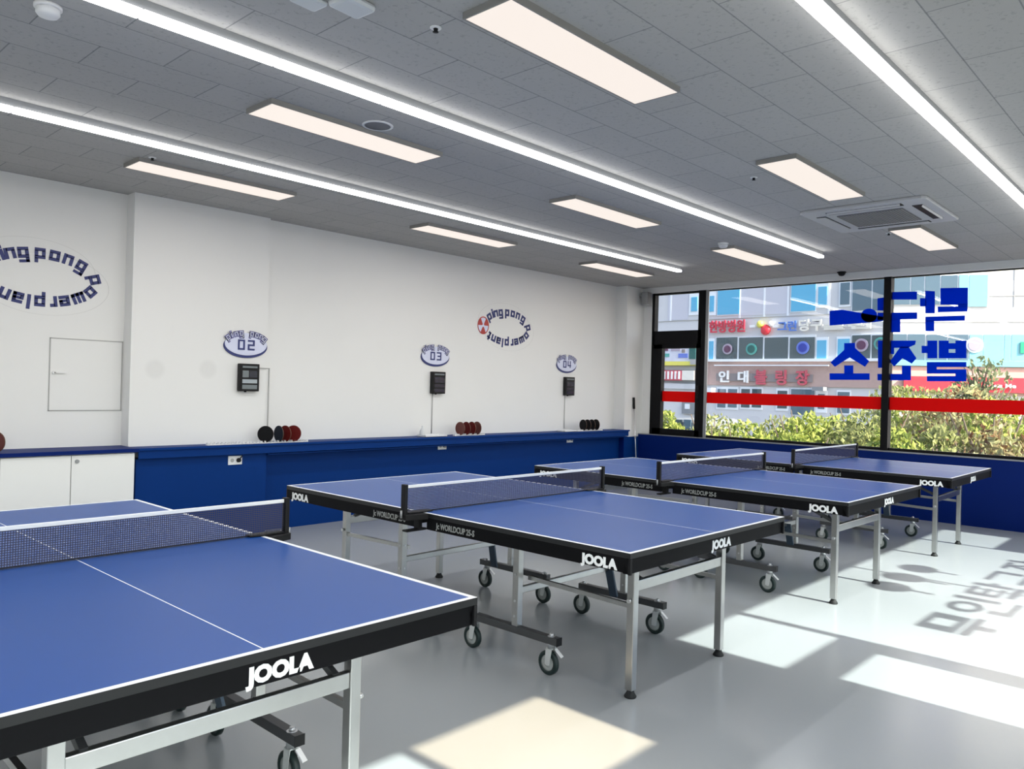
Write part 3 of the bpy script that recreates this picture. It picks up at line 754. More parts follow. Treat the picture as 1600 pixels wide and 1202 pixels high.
# four-way cassette air conditioner
t = thing('air_conditioner', 'square white four-way air conditioner set in the ceiling', 'air conditioner', (7.07, 2.31, CZ))
ac = MB(); S_ = .50
ac.prism([(-S_+.03, -S_), (S_-.03, -S_), (S_, -S_+.03), (S_, S_-.03), (S_-.03, S_), (-S_+.03, S_), (-S_, S_-.03), (-S_, -S_+.03)], (0, 0, -.028), (1, 0, 0), (0, 1, 0), .028)
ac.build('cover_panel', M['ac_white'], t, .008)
gr = MB(); gr.box((-.265, -.265, -.036), (.265, .265, -.026))
gr.build('intake_grille', M['grille'], t, .004)
gl = MB()
for k in range(24): gl.box((-.255, -.255+k*.0222, -.039), (.255, -.249+k*.0222, -.035))
gl.build('grille_slats', M['frame_grey'], t)
for k, (op) in enumerate((0, 1, 1, 0)):
    mt = Matrix.Rotation(math.pi/2*k, 4, 'Z')
    s_ = MB().box((-.30, .345, -.031), (.30, .425, -.024), 0, mt); s_.build('air_outlet', M['black'], t, .0)
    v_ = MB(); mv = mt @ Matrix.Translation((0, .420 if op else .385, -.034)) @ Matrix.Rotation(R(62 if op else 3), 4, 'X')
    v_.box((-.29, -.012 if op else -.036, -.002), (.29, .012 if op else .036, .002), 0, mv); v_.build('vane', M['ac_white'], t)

def smoke(x_, y_, lab):
    t = thing('smoke_detector', lab, 'smoke detector', (x_, y_, CZ))
    MB().lathe([(.055, 0), (.055, -.012), (.050, -.014)], 32).build('base', M['white_plastic'], t)
    MB().lathe([(.047, -.012), (.047, -.034), (.038, -.046), (.0, -.050)], 32).build('cap', M['white_plastic'], t)
smoke(1.06, 3.76, 'white smoke detector at the upper left corner of the photo')
smoke(7.516, 4.02, 'small white smoke detector in front of the far middle panel light')
for x_, y_, lab in ((2.261, 2.626, 'black-tipped sprinkler beside the large near panel light'), (5.34, 2.625, 'sprinkler left of the middle panel in the row by the windows'),
                    (7.925, 2.50, 'sprinkler next to the far panel light beside the air conditioner'), (2.311, 5.74, 'sprinkler above the panel light nearest the left wall')):
    t = thing('sprinkler', lab, 'sprinkler', (x_, y_, CZ), 0, 'ceiling sprinklers')
    MB().lathe([(.026, 0), (.026, -.003), (.020, -.005), (.0, -.005)], 24).build('escutcheon', M['white_plastic'], t)
    MB().cyl((0, 0, -.004), (0, 0, -.018), .011, .008, 12).lathe([(.0, -.018), (.013, -.019), (.013, -.021), (.0, -.022)], 16).build('head', M['black'], t)
t = thing('ceiling_speaker', 'round flush ceiling speaker near the middle linear light', 'speaker', (2.903, 3.888, CZ))
MB().lathe([(.095, 0), (.095, -.004), (.080, -.007), (.080, -.003)], 40).build('rim', M['white_plastic'], t)
MB().lathe([(.080, -.002), (.078, -.005), (.0, -.006)], 40).build('speaker_grille', M['grille'], t)
t = thing('ceiling_fixture', 'frosted white two-lobed fixture at the top edge of the photo', 'ceiling fixture', (1.86, 2.74, CZ), R(4))
MB().box((-.06, -.09, -.035), (.10, .04, 0)).build('cover', M['frost'], t, .02)
MB().box((-.17, .05, -.025), (-.04, .15, 0)).build('side_lobe', M['frost'], t, .015)
t = thing('dome_camera', 'small black dome camera under the ceiling above the end window', 'camera', (10.10, 3.74, CZ))
MB().lathe([(.055, 0), (.055, -.012), (.04, -.014)], 28).build('base', M['black'], t)
MB().lathe([(.045, -.012), (.042, -.03), (.028, -.048), (.0, -.055)], 28).build('dome', M['black'], t)

# ------------------------------------------------------------------ table tennis tables
HW, HL, TH = .7625, 1.37, .76
def lettering(body, size, origin, ax, parent, m_, bold=.004, sx=1.0, name='brand_lettering'):
    return text_mb(body, size, origin, ax, (0, 0, 1), .0012, bold, sx=sx).build(name, m_, parent)
def make_table(label):
    t = thing('table_tennis_table', label, 'table tennis table', (0, 0, 0), 0, 'blue table tennis tables')
    for s in (-1, 1):
        # playing surface with painted lines: blue field, white border, thin centre line
        y0, y1 = .004, HL
        xs = [-HW, -HW+.02, -.002, .002, HW-.02, HW]; ys = [y0, y1-.02, y1]
        mb = MB()
        for i in range(5):
            for j in range(2):
                white = i in (0, 2, 4) or j == 1
                p = [(xs[i], s*ys[j]), (xs[i+1], s*ys[j]), (xs[i+1], s*ys[j+1]), (xs[i], s*ys[j+1])]
                if s < 0: p = p[::-1]
                mb.add([(a, b, TH) for a, b in p], [(0, 1, 2, 3)], 1 if white else 0)
        mb.box((-HW, min(s*y0, s*y1), TH-.024), (HW, max(s*y0, s*y1), TH-.0006), 2)
        top = mb.build('tabletop', [M['top_blue'], M['line_white'], M['edge_lip']], t)
        # black apron rails under the edge
        rb = MB(); zt, zb = TH-.024, TH-.088
        ya, yb = .05, HL-.010
        for sx in (-1, 1): rb.box((sx*(HW-.028) if sx < 0 else HW-.028, s*ya if s > 0 else s*yb, zb), (sx*(HW-.001) if sx > 0 else -HW+.001, s*yb if s > 0 else s*ya, zt)) if False else rb.box((min(sx*(HW-.028), sx*(HW-.001)), min(s*ya, s*yb), zb), (max(sx*(HW-.028), sx*(HW-.001)), max(s*ya, s*yb), zt))
        rb.box((-HW+.001, min(s*(yb-.03), s*yb), zb-.004), (HW-.001, max(s*(yb-.03), s*yb), zt))
        rb.box((-HW+.03, min(s*.05, s*.08), zb+.015), (HW-.03, max(s*.05, s*.08), zt))
        rail = rb.build('apron_rail', M['edge_black'], t, .002)
        for xg in (-HW-.0005, HW-.014): MB().box((xg, min(s*(HL-.012), s*(HL+.0008)), zb-.006), (xg+.0145, max(s*(HL-.012), s*(HL+.0008)), zt-.001)).build('corner_guard', M['black'], t, .002)
        # lettering: sides and end
        ze = TH-.068
        lettering('JOOLA', .058, (-s*.03 + .02, s*(HL-.0098), TH-.080), (-s, 0, 0), rail, M['letter_white'], .0035, 1.05)
        for sx in (-1, 1):
            ax = (0, -sx*-1, 0) if sx > 0 else (0, -1, 0)
            xo = sx*(HW-.0004)
            lettering('JOOLA', .058, (xo, s*1.205, TH-.080), ax, rail, M['letter_white'], .0035, 1.05)
            lettering('Jc WORLDCUP 25-S', .043, (xo, s*.275, TH-.072), ax, rail, M['letter_silver'], .0012, .78)
        # end legs
        yl = s*1.16
        for sx in (-1, 1):
            lg = MB().box((sx*.425-.02, yl-.02, .035), (sx*.425+.02, yl+.02, .736)).build('leg', M['steel'], t, .003)
            MB().lathe([(.028, .0), (.030, .006), (.020, .022), (.014, .038), (.0, .04)], 20, (sx*.425, yl, 0)).build('rubber_foot', M['rubber'], lg)
            MB().cyl((sx*.447, yl, .46), (sx*.463, yl, .46), .010, .010, 12).build('bolt', M['zinc'], lg)
            # side stretcher from the leg towards the carriage
            MB().bar((sx*.425, yl, .43), (sx*.425, s*.50, .445), .018, .022).build('side_stretcher', M['steel'], t)
            MB().bar((sx*.36, yl+s*.0, .545), (sx*.36, s*.74, .730), .02, .022).build('folding_stay', M['dark_steel'], t)
        MB().box((-.405, yl-.014, .50), (.405, yl+.014, .55)).build('cross_rail', M['steel'], t, .003)
        # wheeled carriage: side bars, posts, casters
        for sx in (-1, 1):
            xb = sx*.49
            cy = (.165, .72)
            MB().box((xb-.02, min(s*(cy[0]-.03), s*(cy[1]+.05)), .160), (xb+.02, max(s*(cy[0]-.03), s*(cy[1]+.05)), .198)).build('base_bar', M['dark_steel'], t, .002)
            po = MB().box((xb-.02, s*.48-.02, .198), (xb+.02, s*.48+.02, .736)).build('post', M['steel'], t, .003)
            bl = MB()
            for zz in (.25, .33, .47): bl.cyl((xb-sx*.0, s*.48-s*.021, zz), (xb, s*.48-s*.024, zz), .006, .006, 10).cyl((xb-.024, s*.48, zz), (xb-.02, s*.48, zz), .006, .006, 10)
            bl.build('bolt', M['zinc'], po)
            for k, yc in enumerate(cy):
                cs = MB()
                cs.cyl((xb, s*yc, .198), (xb, s*yc, .212), .012, .009, 14)
                cs.cyl((xb, s*yc, .138), (xb, s*yc, .1985), .020, .020, 18)
                tr = .0
                cs = cs.build('caster', M['zinc'], t)
                fk = MB()
                for q in (-1, 1):
                    fk.prism([(-.020, .138), (.020, .138), (.026, .055), (.010, .050), (-.004, .054)], (xb+q*.018-.001, s*yc, 0), (0, 1, 0), (0, 0, 1), .002)
                fk.box((xb-.019, s*yc-.018, .136), (xb+.019, s*yc+.018, .140)); fk.build('caster_fork', M['fork'], cs)
                n_ = 28
                MB().lathe([(.040, -.013), (.056, -.013), (.0615, -.009), (.0615, .009), (.056, .013), (.040, .013), (.040, -.013)], n_, (xb, s*(yc)+.014, .0617), (1, 0, 0), caps=False).build('tyre', M['tyre'], cs)
                MB().lathe([(.0, -.015), (.012, -.015), (.014, -.011), (.030, -.008), (.042, -.012), (.042, .012), (.030, .008), (.014, .011), (.012, .015), (.0, .015)], 24, (xb, s*yc+.014, .0617), (1, 0, 0)).build('wheel_hub', M['hub'], cs)
                if k == 1:
                    MB().bar((xb+.012, s*yc-.02, .135), (xb+.020, s*yc-.058, .100), .022, .005).build('brake_lever', M['white_plastic'], cs)
            # end caps of the bar
            MB().box((xb-.021, min(s*(cy[1]+.05), s*(cy[1]+.052)), .159), (xb+.021, max(s*(cy[1]+.05), s*(cy[1]+.052)), .199)).build('bar_end_cap', M['black'], t)
        MB().box((-.47, s*.48-.012, .365), (.47, s*.48+.012, .400)).build('carriage_cross_tube', M['steel'], t, .003)
        MB().bar((.30, s*.495, .385), (.345, s*.505, .21), .012, .055).build('release_lever', M['slate'], t)
    return t

def make_net(label):
    t = thing('table_net', label, 'net', (0, 0, 0), 0, 'nets on the tables')
    E = HW+.105; z0 = TH+.002; z1 = TH+.1525
    MB().add([(-E, 0, z0), (E, 0, z0), (E, 0, z1-.008), (-E, 0, z1-.008)], [(0, 1, 2, 3)]).build('net_mesh', M['net'], t)
    MB().box((-E, -.0035, z1-.016), (E, .0035, z1)).build('top_tape', M['tape'], t, .002)
    MB().cyl((-HW-.05, 0, z0+.002), (HW+.05, 0, z0+.002), .0022, .0022, 8).build('bottom_cord', M['black'], t)
    for sx in (-1, 1):
        po = MB().box((min(sx*E, sx*(E+.022)), -.017, TH-.03), (max(sx*E, sx*(E+.022)), .017, z1+.006)).build('net_post', M['black'], t, .003)
        arm = MB()
        arm.prism([(sx*(HW-.07), -.022), (sx*(HW-.01), -.03), (sx*(HW+.10), -.022), (sx*(HW+.10), .022), (sx*(HW-.01), .03), (sx*(HW-.07), .022)][::sx], (0, 0, TH+.0012), (1, 0, 0), (0, 1, 0), .007)
        arm.prism([(sx*(HW+.002), -.070), (sx*(HW+.128), -.030), (sx*(HW+.128), .030), (sx*(HW+.002), .070)][::sx], (0, 0, TH-.030), (1, 0, 0), (0, 1, 0), .030)
        arm.box((min(sx*(HW-.03), sx*(HW+.11)), -.02, TH-.096), (max(sx*(HW-.03), sx*(HW+.11)), .02, TH-.086))
        arm.box((min(sx*(HW+.004), sx*(HW+.03)), -.02, TH-.09), (max(sx*(HW+.004), sx*(HW+.03)), .02, TH-.03))
        arm.build('clamp_arm', M['black'], t, .002)
        MB().cyl((sx*(HW+.135), 0, TH-.02), (sx*(HW+.135), 0, TH+.02), .006, .006, 12).build('tension_knob', M['grey_metal'], po)
    return t

tables = [(1.0484, 3.1890, .0042, 'blue table tennis table nearest the camera, cut by the left edge of the photo'),
          (3.5501, 3.2496, -.0026, 'blue table tennis table in the middle foreground, second from the camera'),
          (5.9976, 3.2154, -.008, 'blue table tennis table third from the camera, its far leg in the sunlight'),
          (8.3809, 3.2054, .0064, 'blue table tennis table farthest away, beside the end window wall')]
nets = ['net on the nearest table at the left edge of the photo', 'net across the second table, in the middle foreground', 'net across the third table from the camera', 'net on the farthest table, in front of the end window']
T_, N_ = make_table(tables[0][3]), make_net(nets[0])
for i, (x_, y_, a, lab) in enumerate(tables):
    tt = T_ if i == 0 else copy_tree(T_)
    nn = N_ if i == 0 else copy_tree(N_)
    for o_, l_ in ((tt, lab), (nn, nets[i])):
        o_.location = (x_, y_, 0); o_.rotation_euler = (0, 0, a); o_['label'] = l_

# ------------------------------------------------------------------ outside: street, buildings, trees
FX = 38.0
M['asphalt'] = mat('street_asphalt', (0.16, 0.16, 0.165), 0.9, noise=0.15, scale=1.5)
M['facade'] = mat('pale_grey_facade', (0.60, 0.61, 0.63), 0.7, noise=0.04, scale=0.6)
M['facade_lilac'] = mat('pale_lilac_facade_panel', (0.56, 0.57, 0.64), 0.6)
M['brick_pink'] = mat('pinkish_stone_cladding', (0.44, 0.31, 0.28), 0.8, noise=0.12, scale=6)
M['white_stone'] = mat('white_stone_cladding', (0.78, 0.77, 0.74), 0.7, noise=0.02, scale=1)
M['peach'] = mat('peach_stone_cladding', (0.62, 0.42, 0.34), 0.8, noise=0.08, scale=5)
M['win_white'] = mat('white_window_frame', (0.80, 0.84, 0.88), 0.5)
M['win_cyan'] = mat('cyan_window_glass', (0.10, 0.42, 0.66), 0.25, spec=0.6)
M['win_dark'] = mat('dark_slate_window_glass', (0.045, 0.075, 0.095), 0.15, spec=0.7)
M['win_blue'] = mat('blue_grey_window_glass', (0.09, 0.15, 0.20), 0.2, spec=0.6)
M['win_teal'] = mat('pale_teal_window_glass', (0.22, 0.55, 0.62), 0.25, spec=0.6)
M['sign_red'] = mat('red_sign_letters', (0.55, 0.03, 0.06), 0.5)
M['sign_pinkred'] = mat('pinkish_red_sign_letters', (0.55, 0.08, 0.12), 0.5)
M['sign_blue'] = mat('blue_sign_letters', (0.09, 0.20, 0.60), 0.5)
M['sign_cream'] = mat('cream_sign_letters', (0.80, 0.78, 0.70), 0.5)
M['sign_bright'] = mat('bright_red_sign', (0.72, 0.03, 0.05), 0.5)
M['yellow'] = mat('yellow_sign', (0.75, 0.70, 0.12), 0.5)
M['banner'] = mat('pale_banner', (0.62, 0.64, 0.74), 0.6, noise=0.25, scale=2.0)
M['cable_grey'] = mat('grey_awning', (0.22, 0.24, 0.26), 0.7)
M['rail_grey'] = mat('grey_sign_rail', (0.25, 0.22, 0.22), 0.7)
M['green_poster'] = mat('green_poster', (0.02, 0.35, 0.20), 0.6)

o = box('street', (X1+.5, -60, -4.3), (120, 90, -4.0), M['asphalt']); o['kind'] = 'structure'
o = box('side_ground', (-60, -60, -4.32), (X1+.5, -1.2, -4.02), M['asphalt']); o['kind'] = 'structure'
o['kind'] = 'structure'

def L(x0, x1, vt, vb, X, m_, name, parent, depth=.12, back=.0, bevel=0):
    """slab on a plane x = X seen between photo columns x0..x1 and rows vt..vb"""
    um = (x0+x1)/2; vm = (vt+vb)/2
    ya = at(x0, vm, X).y; yb = at(x1, vm, X).y
    z1 = at(um, vt, X).z; z0 = at(um, vb, X).z
    o_ = MB().box((X-depth, yb, z0), (X+back, ya, z1)).build(name, m_, parent)
    return o_
c4 = lambda a: 1000+a/3.757
r4 = lambda b: 400+b/3.757
c5 = lambda a: 1280+a/3.644
r5 = lambda b: 400+b/3.644
cz = lambda a: 1100+a/8.0
rz_ = lambda b: 480+b/8.0
YC = at(1386, 520, FX).y                # corner between the two buildings
bld = thing('office_building', 'pale grey office building with blue windows and red shop lettering seen through the end window', 'building')
MB().box((FX, YC, -4), (FX+12, 60, 20)).build('wall', M['facade'], bld)
zt = at(1240, 564, FX).z; zb = at(1240, 604, FX).z
MB().box((FX-.10, YC, zb), (FX, at(1101, 585, FX).y+.5, zt)).build('stone_band', M['brick_pink'], bld)
zl = at(1240, 562, FX).z
MB().box((FX-.25, YC, zl-.10), (FX, at(1101, 585, FX).y+.5, zl+.03)).build('ledge', M['win_white'], bld)
zu = at(1200, 495, FX).z
MB().box((FX-.04, YC, zu-.03), (FX, 45, zu)).build('facade_joint', M['seam'], bld)
for uu in (1049, 1156.5, 1195, 1232, 1296):
    p = at(uu, 460, FX); MB().box((FX-.03, p.y-.05, zu), (FX, p.y+.05, 12)).build('panel_joint', M['win_white'], bld)
L(1157, 1194, 400, 493, FX, M['facade_lilac'], 'facade_panel', bld, .02); L(1196, 1234, 400, 491, FX, M['facade_lilac'], 'facade_panel', bld, .02)
L(1045, 1077, 400, 500, FX, M['facade_lilac'], 'facade_panel', bld, .02)
def win(x0, x1, vt, vb, glass_, fr=0.09, X=FX, muls=(), parent=bld, fm_='win_white'):
    f = L(x0, x1, vt, vb, X, M[fm_], 'window', parent, .05)
    us = [x0]+list(muls)+[x1]
    for a, b in zip(us[:-1], us[1:]):
        d = (fr/(X/1222*1.35))
        L(a+d*.6, b-d*.6, vt+d, vb-d, X-.02, M[glass_], 'pane', f, .06)
    return f
win(c4(290), c4(352), r4(220), r4(348), 'win_cyan', .25)
win(c4(398), c4(450), r4(213), r4(350), 'win_cyan', .25)
win(c4(455), c4(590), r4(185), r4(350), 'win_cyan', .07)
win(c4(887), c4(1036), r4(155), r4(330), 'win_cyan', .07)
win(c4(1038), c4(1110), r4(163), r4(305), 'win_cyan', .20)
win(c5(115), c5(183), r5(140), r5(290), 'win_blue', .15)
win(c5(188), c5(386), r5(115), r5(318), 'win_blue', .08, muls=(c5(303),))
win(c4(398), c4(442), r4(485), r4(632), 'win_cyan', .18)
win(c4(445), c4(1032), r4(470), r4(638), 'win_dark', .10, muls=(c4(578), c4(728), c4(876)))
win(c4(1030), c4(1106), r4(478), r4(636), 'win_cyan', .20)
win(c5(100), c5(182), r5(460), r5(600), 'win_cyan', .15)
win(c5(184), c5(386), r5(445), r5(615), 'win_dark', .08, muls=(c5(297),))
win(cz(160), cz(430), 605, 640, 'win_blue', .13, muls=(cz(290),))
win(cz(455), cz(735), 605, 640, 'win_dark', .13, muls=(cz(590),))
win(cz(905), cz(1060), 607, 642, 'win_dark', .16)
win(cz(1085), cz(1390), 607, 650, 'win_blue', .06)
win(cz(1400), cz(1540), 610, 645, 'win_blue', .25)
win(c5(100), c5(180), r5(765), r5(905), 'win_blue', .12)
L(c4(398), c4(445), r4(775), r4(800), FX-.3, M['win_white'], 'awning', bld, .5)
L(cz(1400), cz(1540), 605, 611, FX-.2, M['cable_grey'], 'awning', bld, .5)
L(c4(440), c4(1110), r4(640), r4(646), FX-.25, M['win_white'], 'cornice', bld, .1)
def disc(u, v, r, ring_, core, parent, X=FX-.13):
    p = at(u, v, X)
    o_ = MB().prism(circ(r, 28), (X, p.y, p.z), (0, -1, 0), (0, 0, 1), .02).build('round_sticker', M[ring_], parent)
    MB().prism(circ(r*.68, 28), (X-.02, p.y, p.z), (0, -1, 0), (0, 0, 1), .02).build('sticker_centre', M[core], o_)
M['st_pink'] = mat('pink_grey_sticker', (0.38, 0.33, 0.42), 0.5); M['st_plum'] = mat('plum_sticker', (0.10, 0.03, 0.08), 0.5)
M['st_teal'] = mat('teal_sticker', (0.08, 0.36, 0.32), 0.5); M['st_dgreen'] = mat('dark_green_sticker', (0.005, 0.10, 0.09), 0.5)
M['st_blue'] = mat('light_blue_sticker', (0.13, 0.20, 0.62), 0.5); M['st_navy'] = mat('deep_blue_sticker', (0.02, 0.04, 0.35), 0.5)
disc(cz(293), rz_(525), .28, 'st_pink', 'st_plum', bld); disc(cz(592), rz_(525), .30, 'st_teal', 'st_dgreen', bld)
disc(cz(1235), rz_(508), .32, 'st_blue', 'st_navy', bld); disc(c5(240), r5(508), .31, 'st_pink', 'st_plum', bld); disc(c5(350), r5(500), .30, 'st_teal', 'win_dark', bld)

def sign(label, body, x0, x1, vt, vb, m_, X=FX-.16, group='shop signs on the office building', bold=.0, backing=None):
    """raised letters fitted to the photo box; the reading direction is -y"""
    ya = at(x0, (vt+vb)/2, X).y; yb = at(x1, (vt+vb)/2, X).y; z1 = at((x0+x1)/2, vt, X).z; z0 = at((x0+x1)/2, vb, X).z
    w_, h_ = ya-yb, z1-z0
    mb = text_mb(body, 1.0, (0, 0, 0), (1, 0, 0), (0, 1, 0), .08, .03)
    xs = [v[0] for v in mb.v]; ys_ = [v[1] for v in mb.v]
    sx, sy = w_/(max(xs)-min(xs)), h_/(max(ys_)-min(ys_))
    mb.v = [(X-v[2], ya-(v[0]-min(xs))*sx, z0+(v[1]-min(ys_))*sy) for v in mb.v]
    o_ = mb.build('shop_sign', m_)
    tag(o_, label, 'sign', group)
    if backing:
        L(x0-4, x1+6, (vt+vb)/2-5, (vt+vb)/2+7, X+.055, M[backing], 'mounting_rail', o_, .05)
    return o_
sign('red shop lettering at the left, above the dark window band', '한방병원', cz(70), cz(515), rz_(165), rz_(320), M['sign_red'])
sign('blue half of the lettering above the dark window band', '그린', cz(925), cz(1160), rz_(175), rz_(300), M['sign_blue'])
sign('cream lettering above the dark window band, right of the blue letters', '당구', cz(1190), cz(1490), rz_(150), rz_(300), M['sign_cream'])
sign('cream lettering beneath the blue bat shape on the glass', '클럽', c5(15), c5(295), r5(385), r5(418), M['sign_cream'])
sign('two white characters on the pink stone band', '인  대', cz(190), cz(560), rz_(795), rz_(945), M['letter_white'], backing='rail_grey')
sign('three red characters on the pink stone band', '볼  링  장', cz(640), cz(1315), rz_(785), rz_(975), M['sign_pinkred'], backing='rail_grey')
t = thing('shop_logo', 'cluster of yellow, red and white balls left of the blue lettering', 'sign', group='shop signs on the office building')
for (a, b, rr, mm) in ((700, 215, .19, 'yellow'), (835, 210, .15, 'letter_white'), (770, 285, .27, 'sign_bright')):
    p = at(cz(a), rz_(b), FX-.2)
    MB().lathe([(0, -.12), (rr*.6, -.10), (rr, 0), (rr*.6, .1), (0, .12)], 20, tuple(p), (-1, 0, 0)).build('ball', M[mm], t)
for a, b in ((575, 645), (860, 935)):
    L(cz(a), cz(b), rz_(225), rz_(255), FX-.16, M['letter_white'], 'dash', t, .06)
t = thing('advertising_banner', 'pale banner with a yellow lower edge seen in the narrow window', 'banner', group='signs seen in the narrow opening window')
s6 = 7.511; ca = lambda a: 1020+a/s6; ra = lambda b: 530+b/s6
L(ca(90), ca(545), ra(60), ra(262), FX-.15, M['banner'], 'banner_face', t); L(ca(90), ca(545), ra(262), ra(310), FX-.15, M['yellow'], 'yellow_edge', t)
L(ca(430), ca(505), ra(82), ra(235), FX-.30, M['st_dgreen'], 'dark_sign_strip', t, .04)
L(ca(440), ca(545), ra(230), ra(300), FX-.3, M['seam'], 'grey_corner', t, .03)
for k, (a_, b_, w_, h_, mm) in enumerate(((135, 110, 45, 30, 'st_plum'), (215, 100, 110, 40, 'st_pink'), (140, 170, 55, 40, 'st_teal'), (300, 170, 110, 50, 'st_blue'), (340, 120, 40, 40, 'rail_grey'))):
    L(ca(a_), ca(a_+w_), ra(b_), ra(b_+h_), FX-.28, M[mm], 'printed_motif', t, .02)
t = thing('signboard', 'red and cream signboard under the pale banner in the narrow window', 'sign', group='signs seen in the narrow opening window')
L(ca(90), ca(355), ra(368), ra(485), FX-.15, M['sign_pinkred'], 'red_half', t); L(ca(355), ca(495), ra(370), ra(483), FX-.15, M['sign_cream'], 'cream_half', t)
for k in range(5): L(ca(130+k*42), ca(150+k*42), ra(378), ra(470), FX-.28, M['letter_white'], 'lettering', t, .03)
L(ca(90), ca(545), ra(312), ra(365), FX-.05, M['seam'], 'grey_cladding', bld, .03); L(ca(90), ca(545), ra(486), ra(520), FX-.05, M['cable_grey'], 'grey_cladding', bld, .05)
L(ca(90), ca(545), ra(522), ra(585), FX-.05, M['facade'], 'grey_cladding', bld, .1)
L(ca(350), ca(560), ra(740), ra(880), FX-.05, M['cable_grey'], 'shopfront', bld, .1); L(ca(385), ca(440), ra(760), ra(820), FX-.1, M['win_white'], 'shopfront_window', bld, .1)

# right-hand building: turned towards the sun
DIR = Vector((.39, -.92, 0)).normalized(); NRM = Vector((-.92, -.39, 0)).normalized()
PC = Vector((FX, YC, 0))
def at2(u, v, off=0.0):
    d = ray(u, v); o_ = Vector((0, 0, CAM_H)); p0 = PC + NRM*off
    t_ = (p0-o_).dot(NRM)/d.dot(NRM)
    return o_ + d*t_
bld2 = thing('corner_building', 'sunlit white building with teal windows at the right of the end window', 'building')
def L2(x0, x1, vt, vb, m_, name, parent, depth=.12, off=0.0):
    um, vm = (x0+x1)/2, (vt+vb)/2
    a = at2(x0, vm, off); b = at2(x1, vm, off); z1 = at2(um, vt, off).z; z0 = at2(um, vb, off).z
    vs = []
    for z in (z0, z1):
        for p, dd in ((a, 0), (b, 0), (b, depth), (a, depth)):
            q = Vector((p.x, p.y, z)) + NRM*dd; vs.append(q)
    return MB().add(vs, [(0,1,2,3),(7,6,5,4),(0,4,5,1),(1,5,6,2),(2,6,7,3),(3,7,4,0)]).build(name, m_, parent)
mb = MB(); A = PC; B = PC+DIR*45
mb.add([A+Vector((0,0,-4)), B+Vector((0,0,-4)), B+Vector((12,0,-4)), A+Vector((12,-.01,-4)), A+Vector((0,0,20)), B+Vector((0,0,20)), B+Vector((12,0,20)), A+Vector((12,-.01,20))],
       [(0,3,2,1),(4,5,6,7),(0,1,5,4),(1,2,6,5),(2,3,7,6),(3,0,4,7)]).build('wall', M['white_stone'], bld2)
def win2(x0, x1, vt, vb, gl, muls=()):
    f = L2(x0, x1, vt, vb, M['win_white'], 'window', bld2, .05)
    us = [x0]+list(muls)+[x1]
    for a, b in zip(us[:-1], us[1:]): L2(a+1.0, b-1.0, vt+1, vb-1, M[gl], 'pane', f, .06, .02)
win2(c5(390), c5(790), r5(108), r5(280), 'win_blue', (c5(520), c5(600), c5(690)))
win2(c5(792), c5(962), r5(105), r5(292), 'win_teal', (c5(850),))
L2(c5(960), 1640, r5(225), r5(228), M['seam'], 'facade_joint', bld2, .03); L2(c5(1110), c5(1114), r5(60), r5(290), M['seam'], 'facade_joint', bld2, .03)
L2(1386, 1640, r5(375), r5(378), M['seam'], 'facade_joint', bld2, .03)
win2(c5(390), c5(605), r5(442), r5(600), 'win_blue', (c5(500),))
win2(c5(607), c5(850), r5(445), r5(610), 'win_blue', (c5(730),))
win2(c5(852), 1640, r5(445), r5(600), 'win_teal', (c5(930), c5(1050), c5(1090)))
L2(1386, 1640, r5(598), r5(630), M['win_teal'], 'glass_ledge', bld2, .2)
L2(1386, 1640, r5(632), r5(790), M['peach'], 'stone_band', bld2, .1)
L2(c5(1145), c5(1175), r5(490), r5(555), M['green_poster'], 'poster', bld2, .03, .1)
p = at2(c5(885), r5(508), .1)
o = MB().prism(circ(.34, 28), tuple(p), tuple(DIR), (0, 0, 1), .02).build('round_sticker', M['win_white'], bld2)
MB().prism(circ(.25, 28), tuple(p+NRM*.03), tuple(DIR), (0, 0, 1), .02).build('sticker_centre', M['st_pink'], o)
t = thing('shop_sign', 'long bright red shop sign with white lettering on the sunlit building', 'sign')
L2(c5(480), 1640, r5(692), r5(775), M['sign_bright'], 'sign_board', t, .15, .15)
def text_px2(body, x0, x1, vt, vb, m_, parent, off):
    a = at2(x0, (vt+vb)/2, off); b = at2(x1, (vt+vb)/2, off); z1 = at2((x0+x1)/2, vt, off).z; z0 = at2((x0+x1)/2, vb, off).z
    mb = text_mb(body, 1.0, (0, 0, 0), (1, 0, 0), (0, 1, 0), .05, .02)
    xs = [v[0] for v in mb.v]; ys_ = [v[1] for v in mb.v]; sx = 1/(max(xs)-min(xs)); sy = 1/(max(ys_)-min(ys_))
    nv = []
    for v in mb.v:
        k = (v[0]-min(xs))*sx; q = a.lerp(b, k); q.z = z0+(v[1]-min(ys_))*sy*(z1-z0); nv.append(tuple(q+NRM*v[2]))
    mb.v = nv; return mb.build('sign_lettering', m_, parent)
text_px2('Tous Me', c5(940), c5(1120), r5(728), r5(752), M['letter_white'], t, .33)

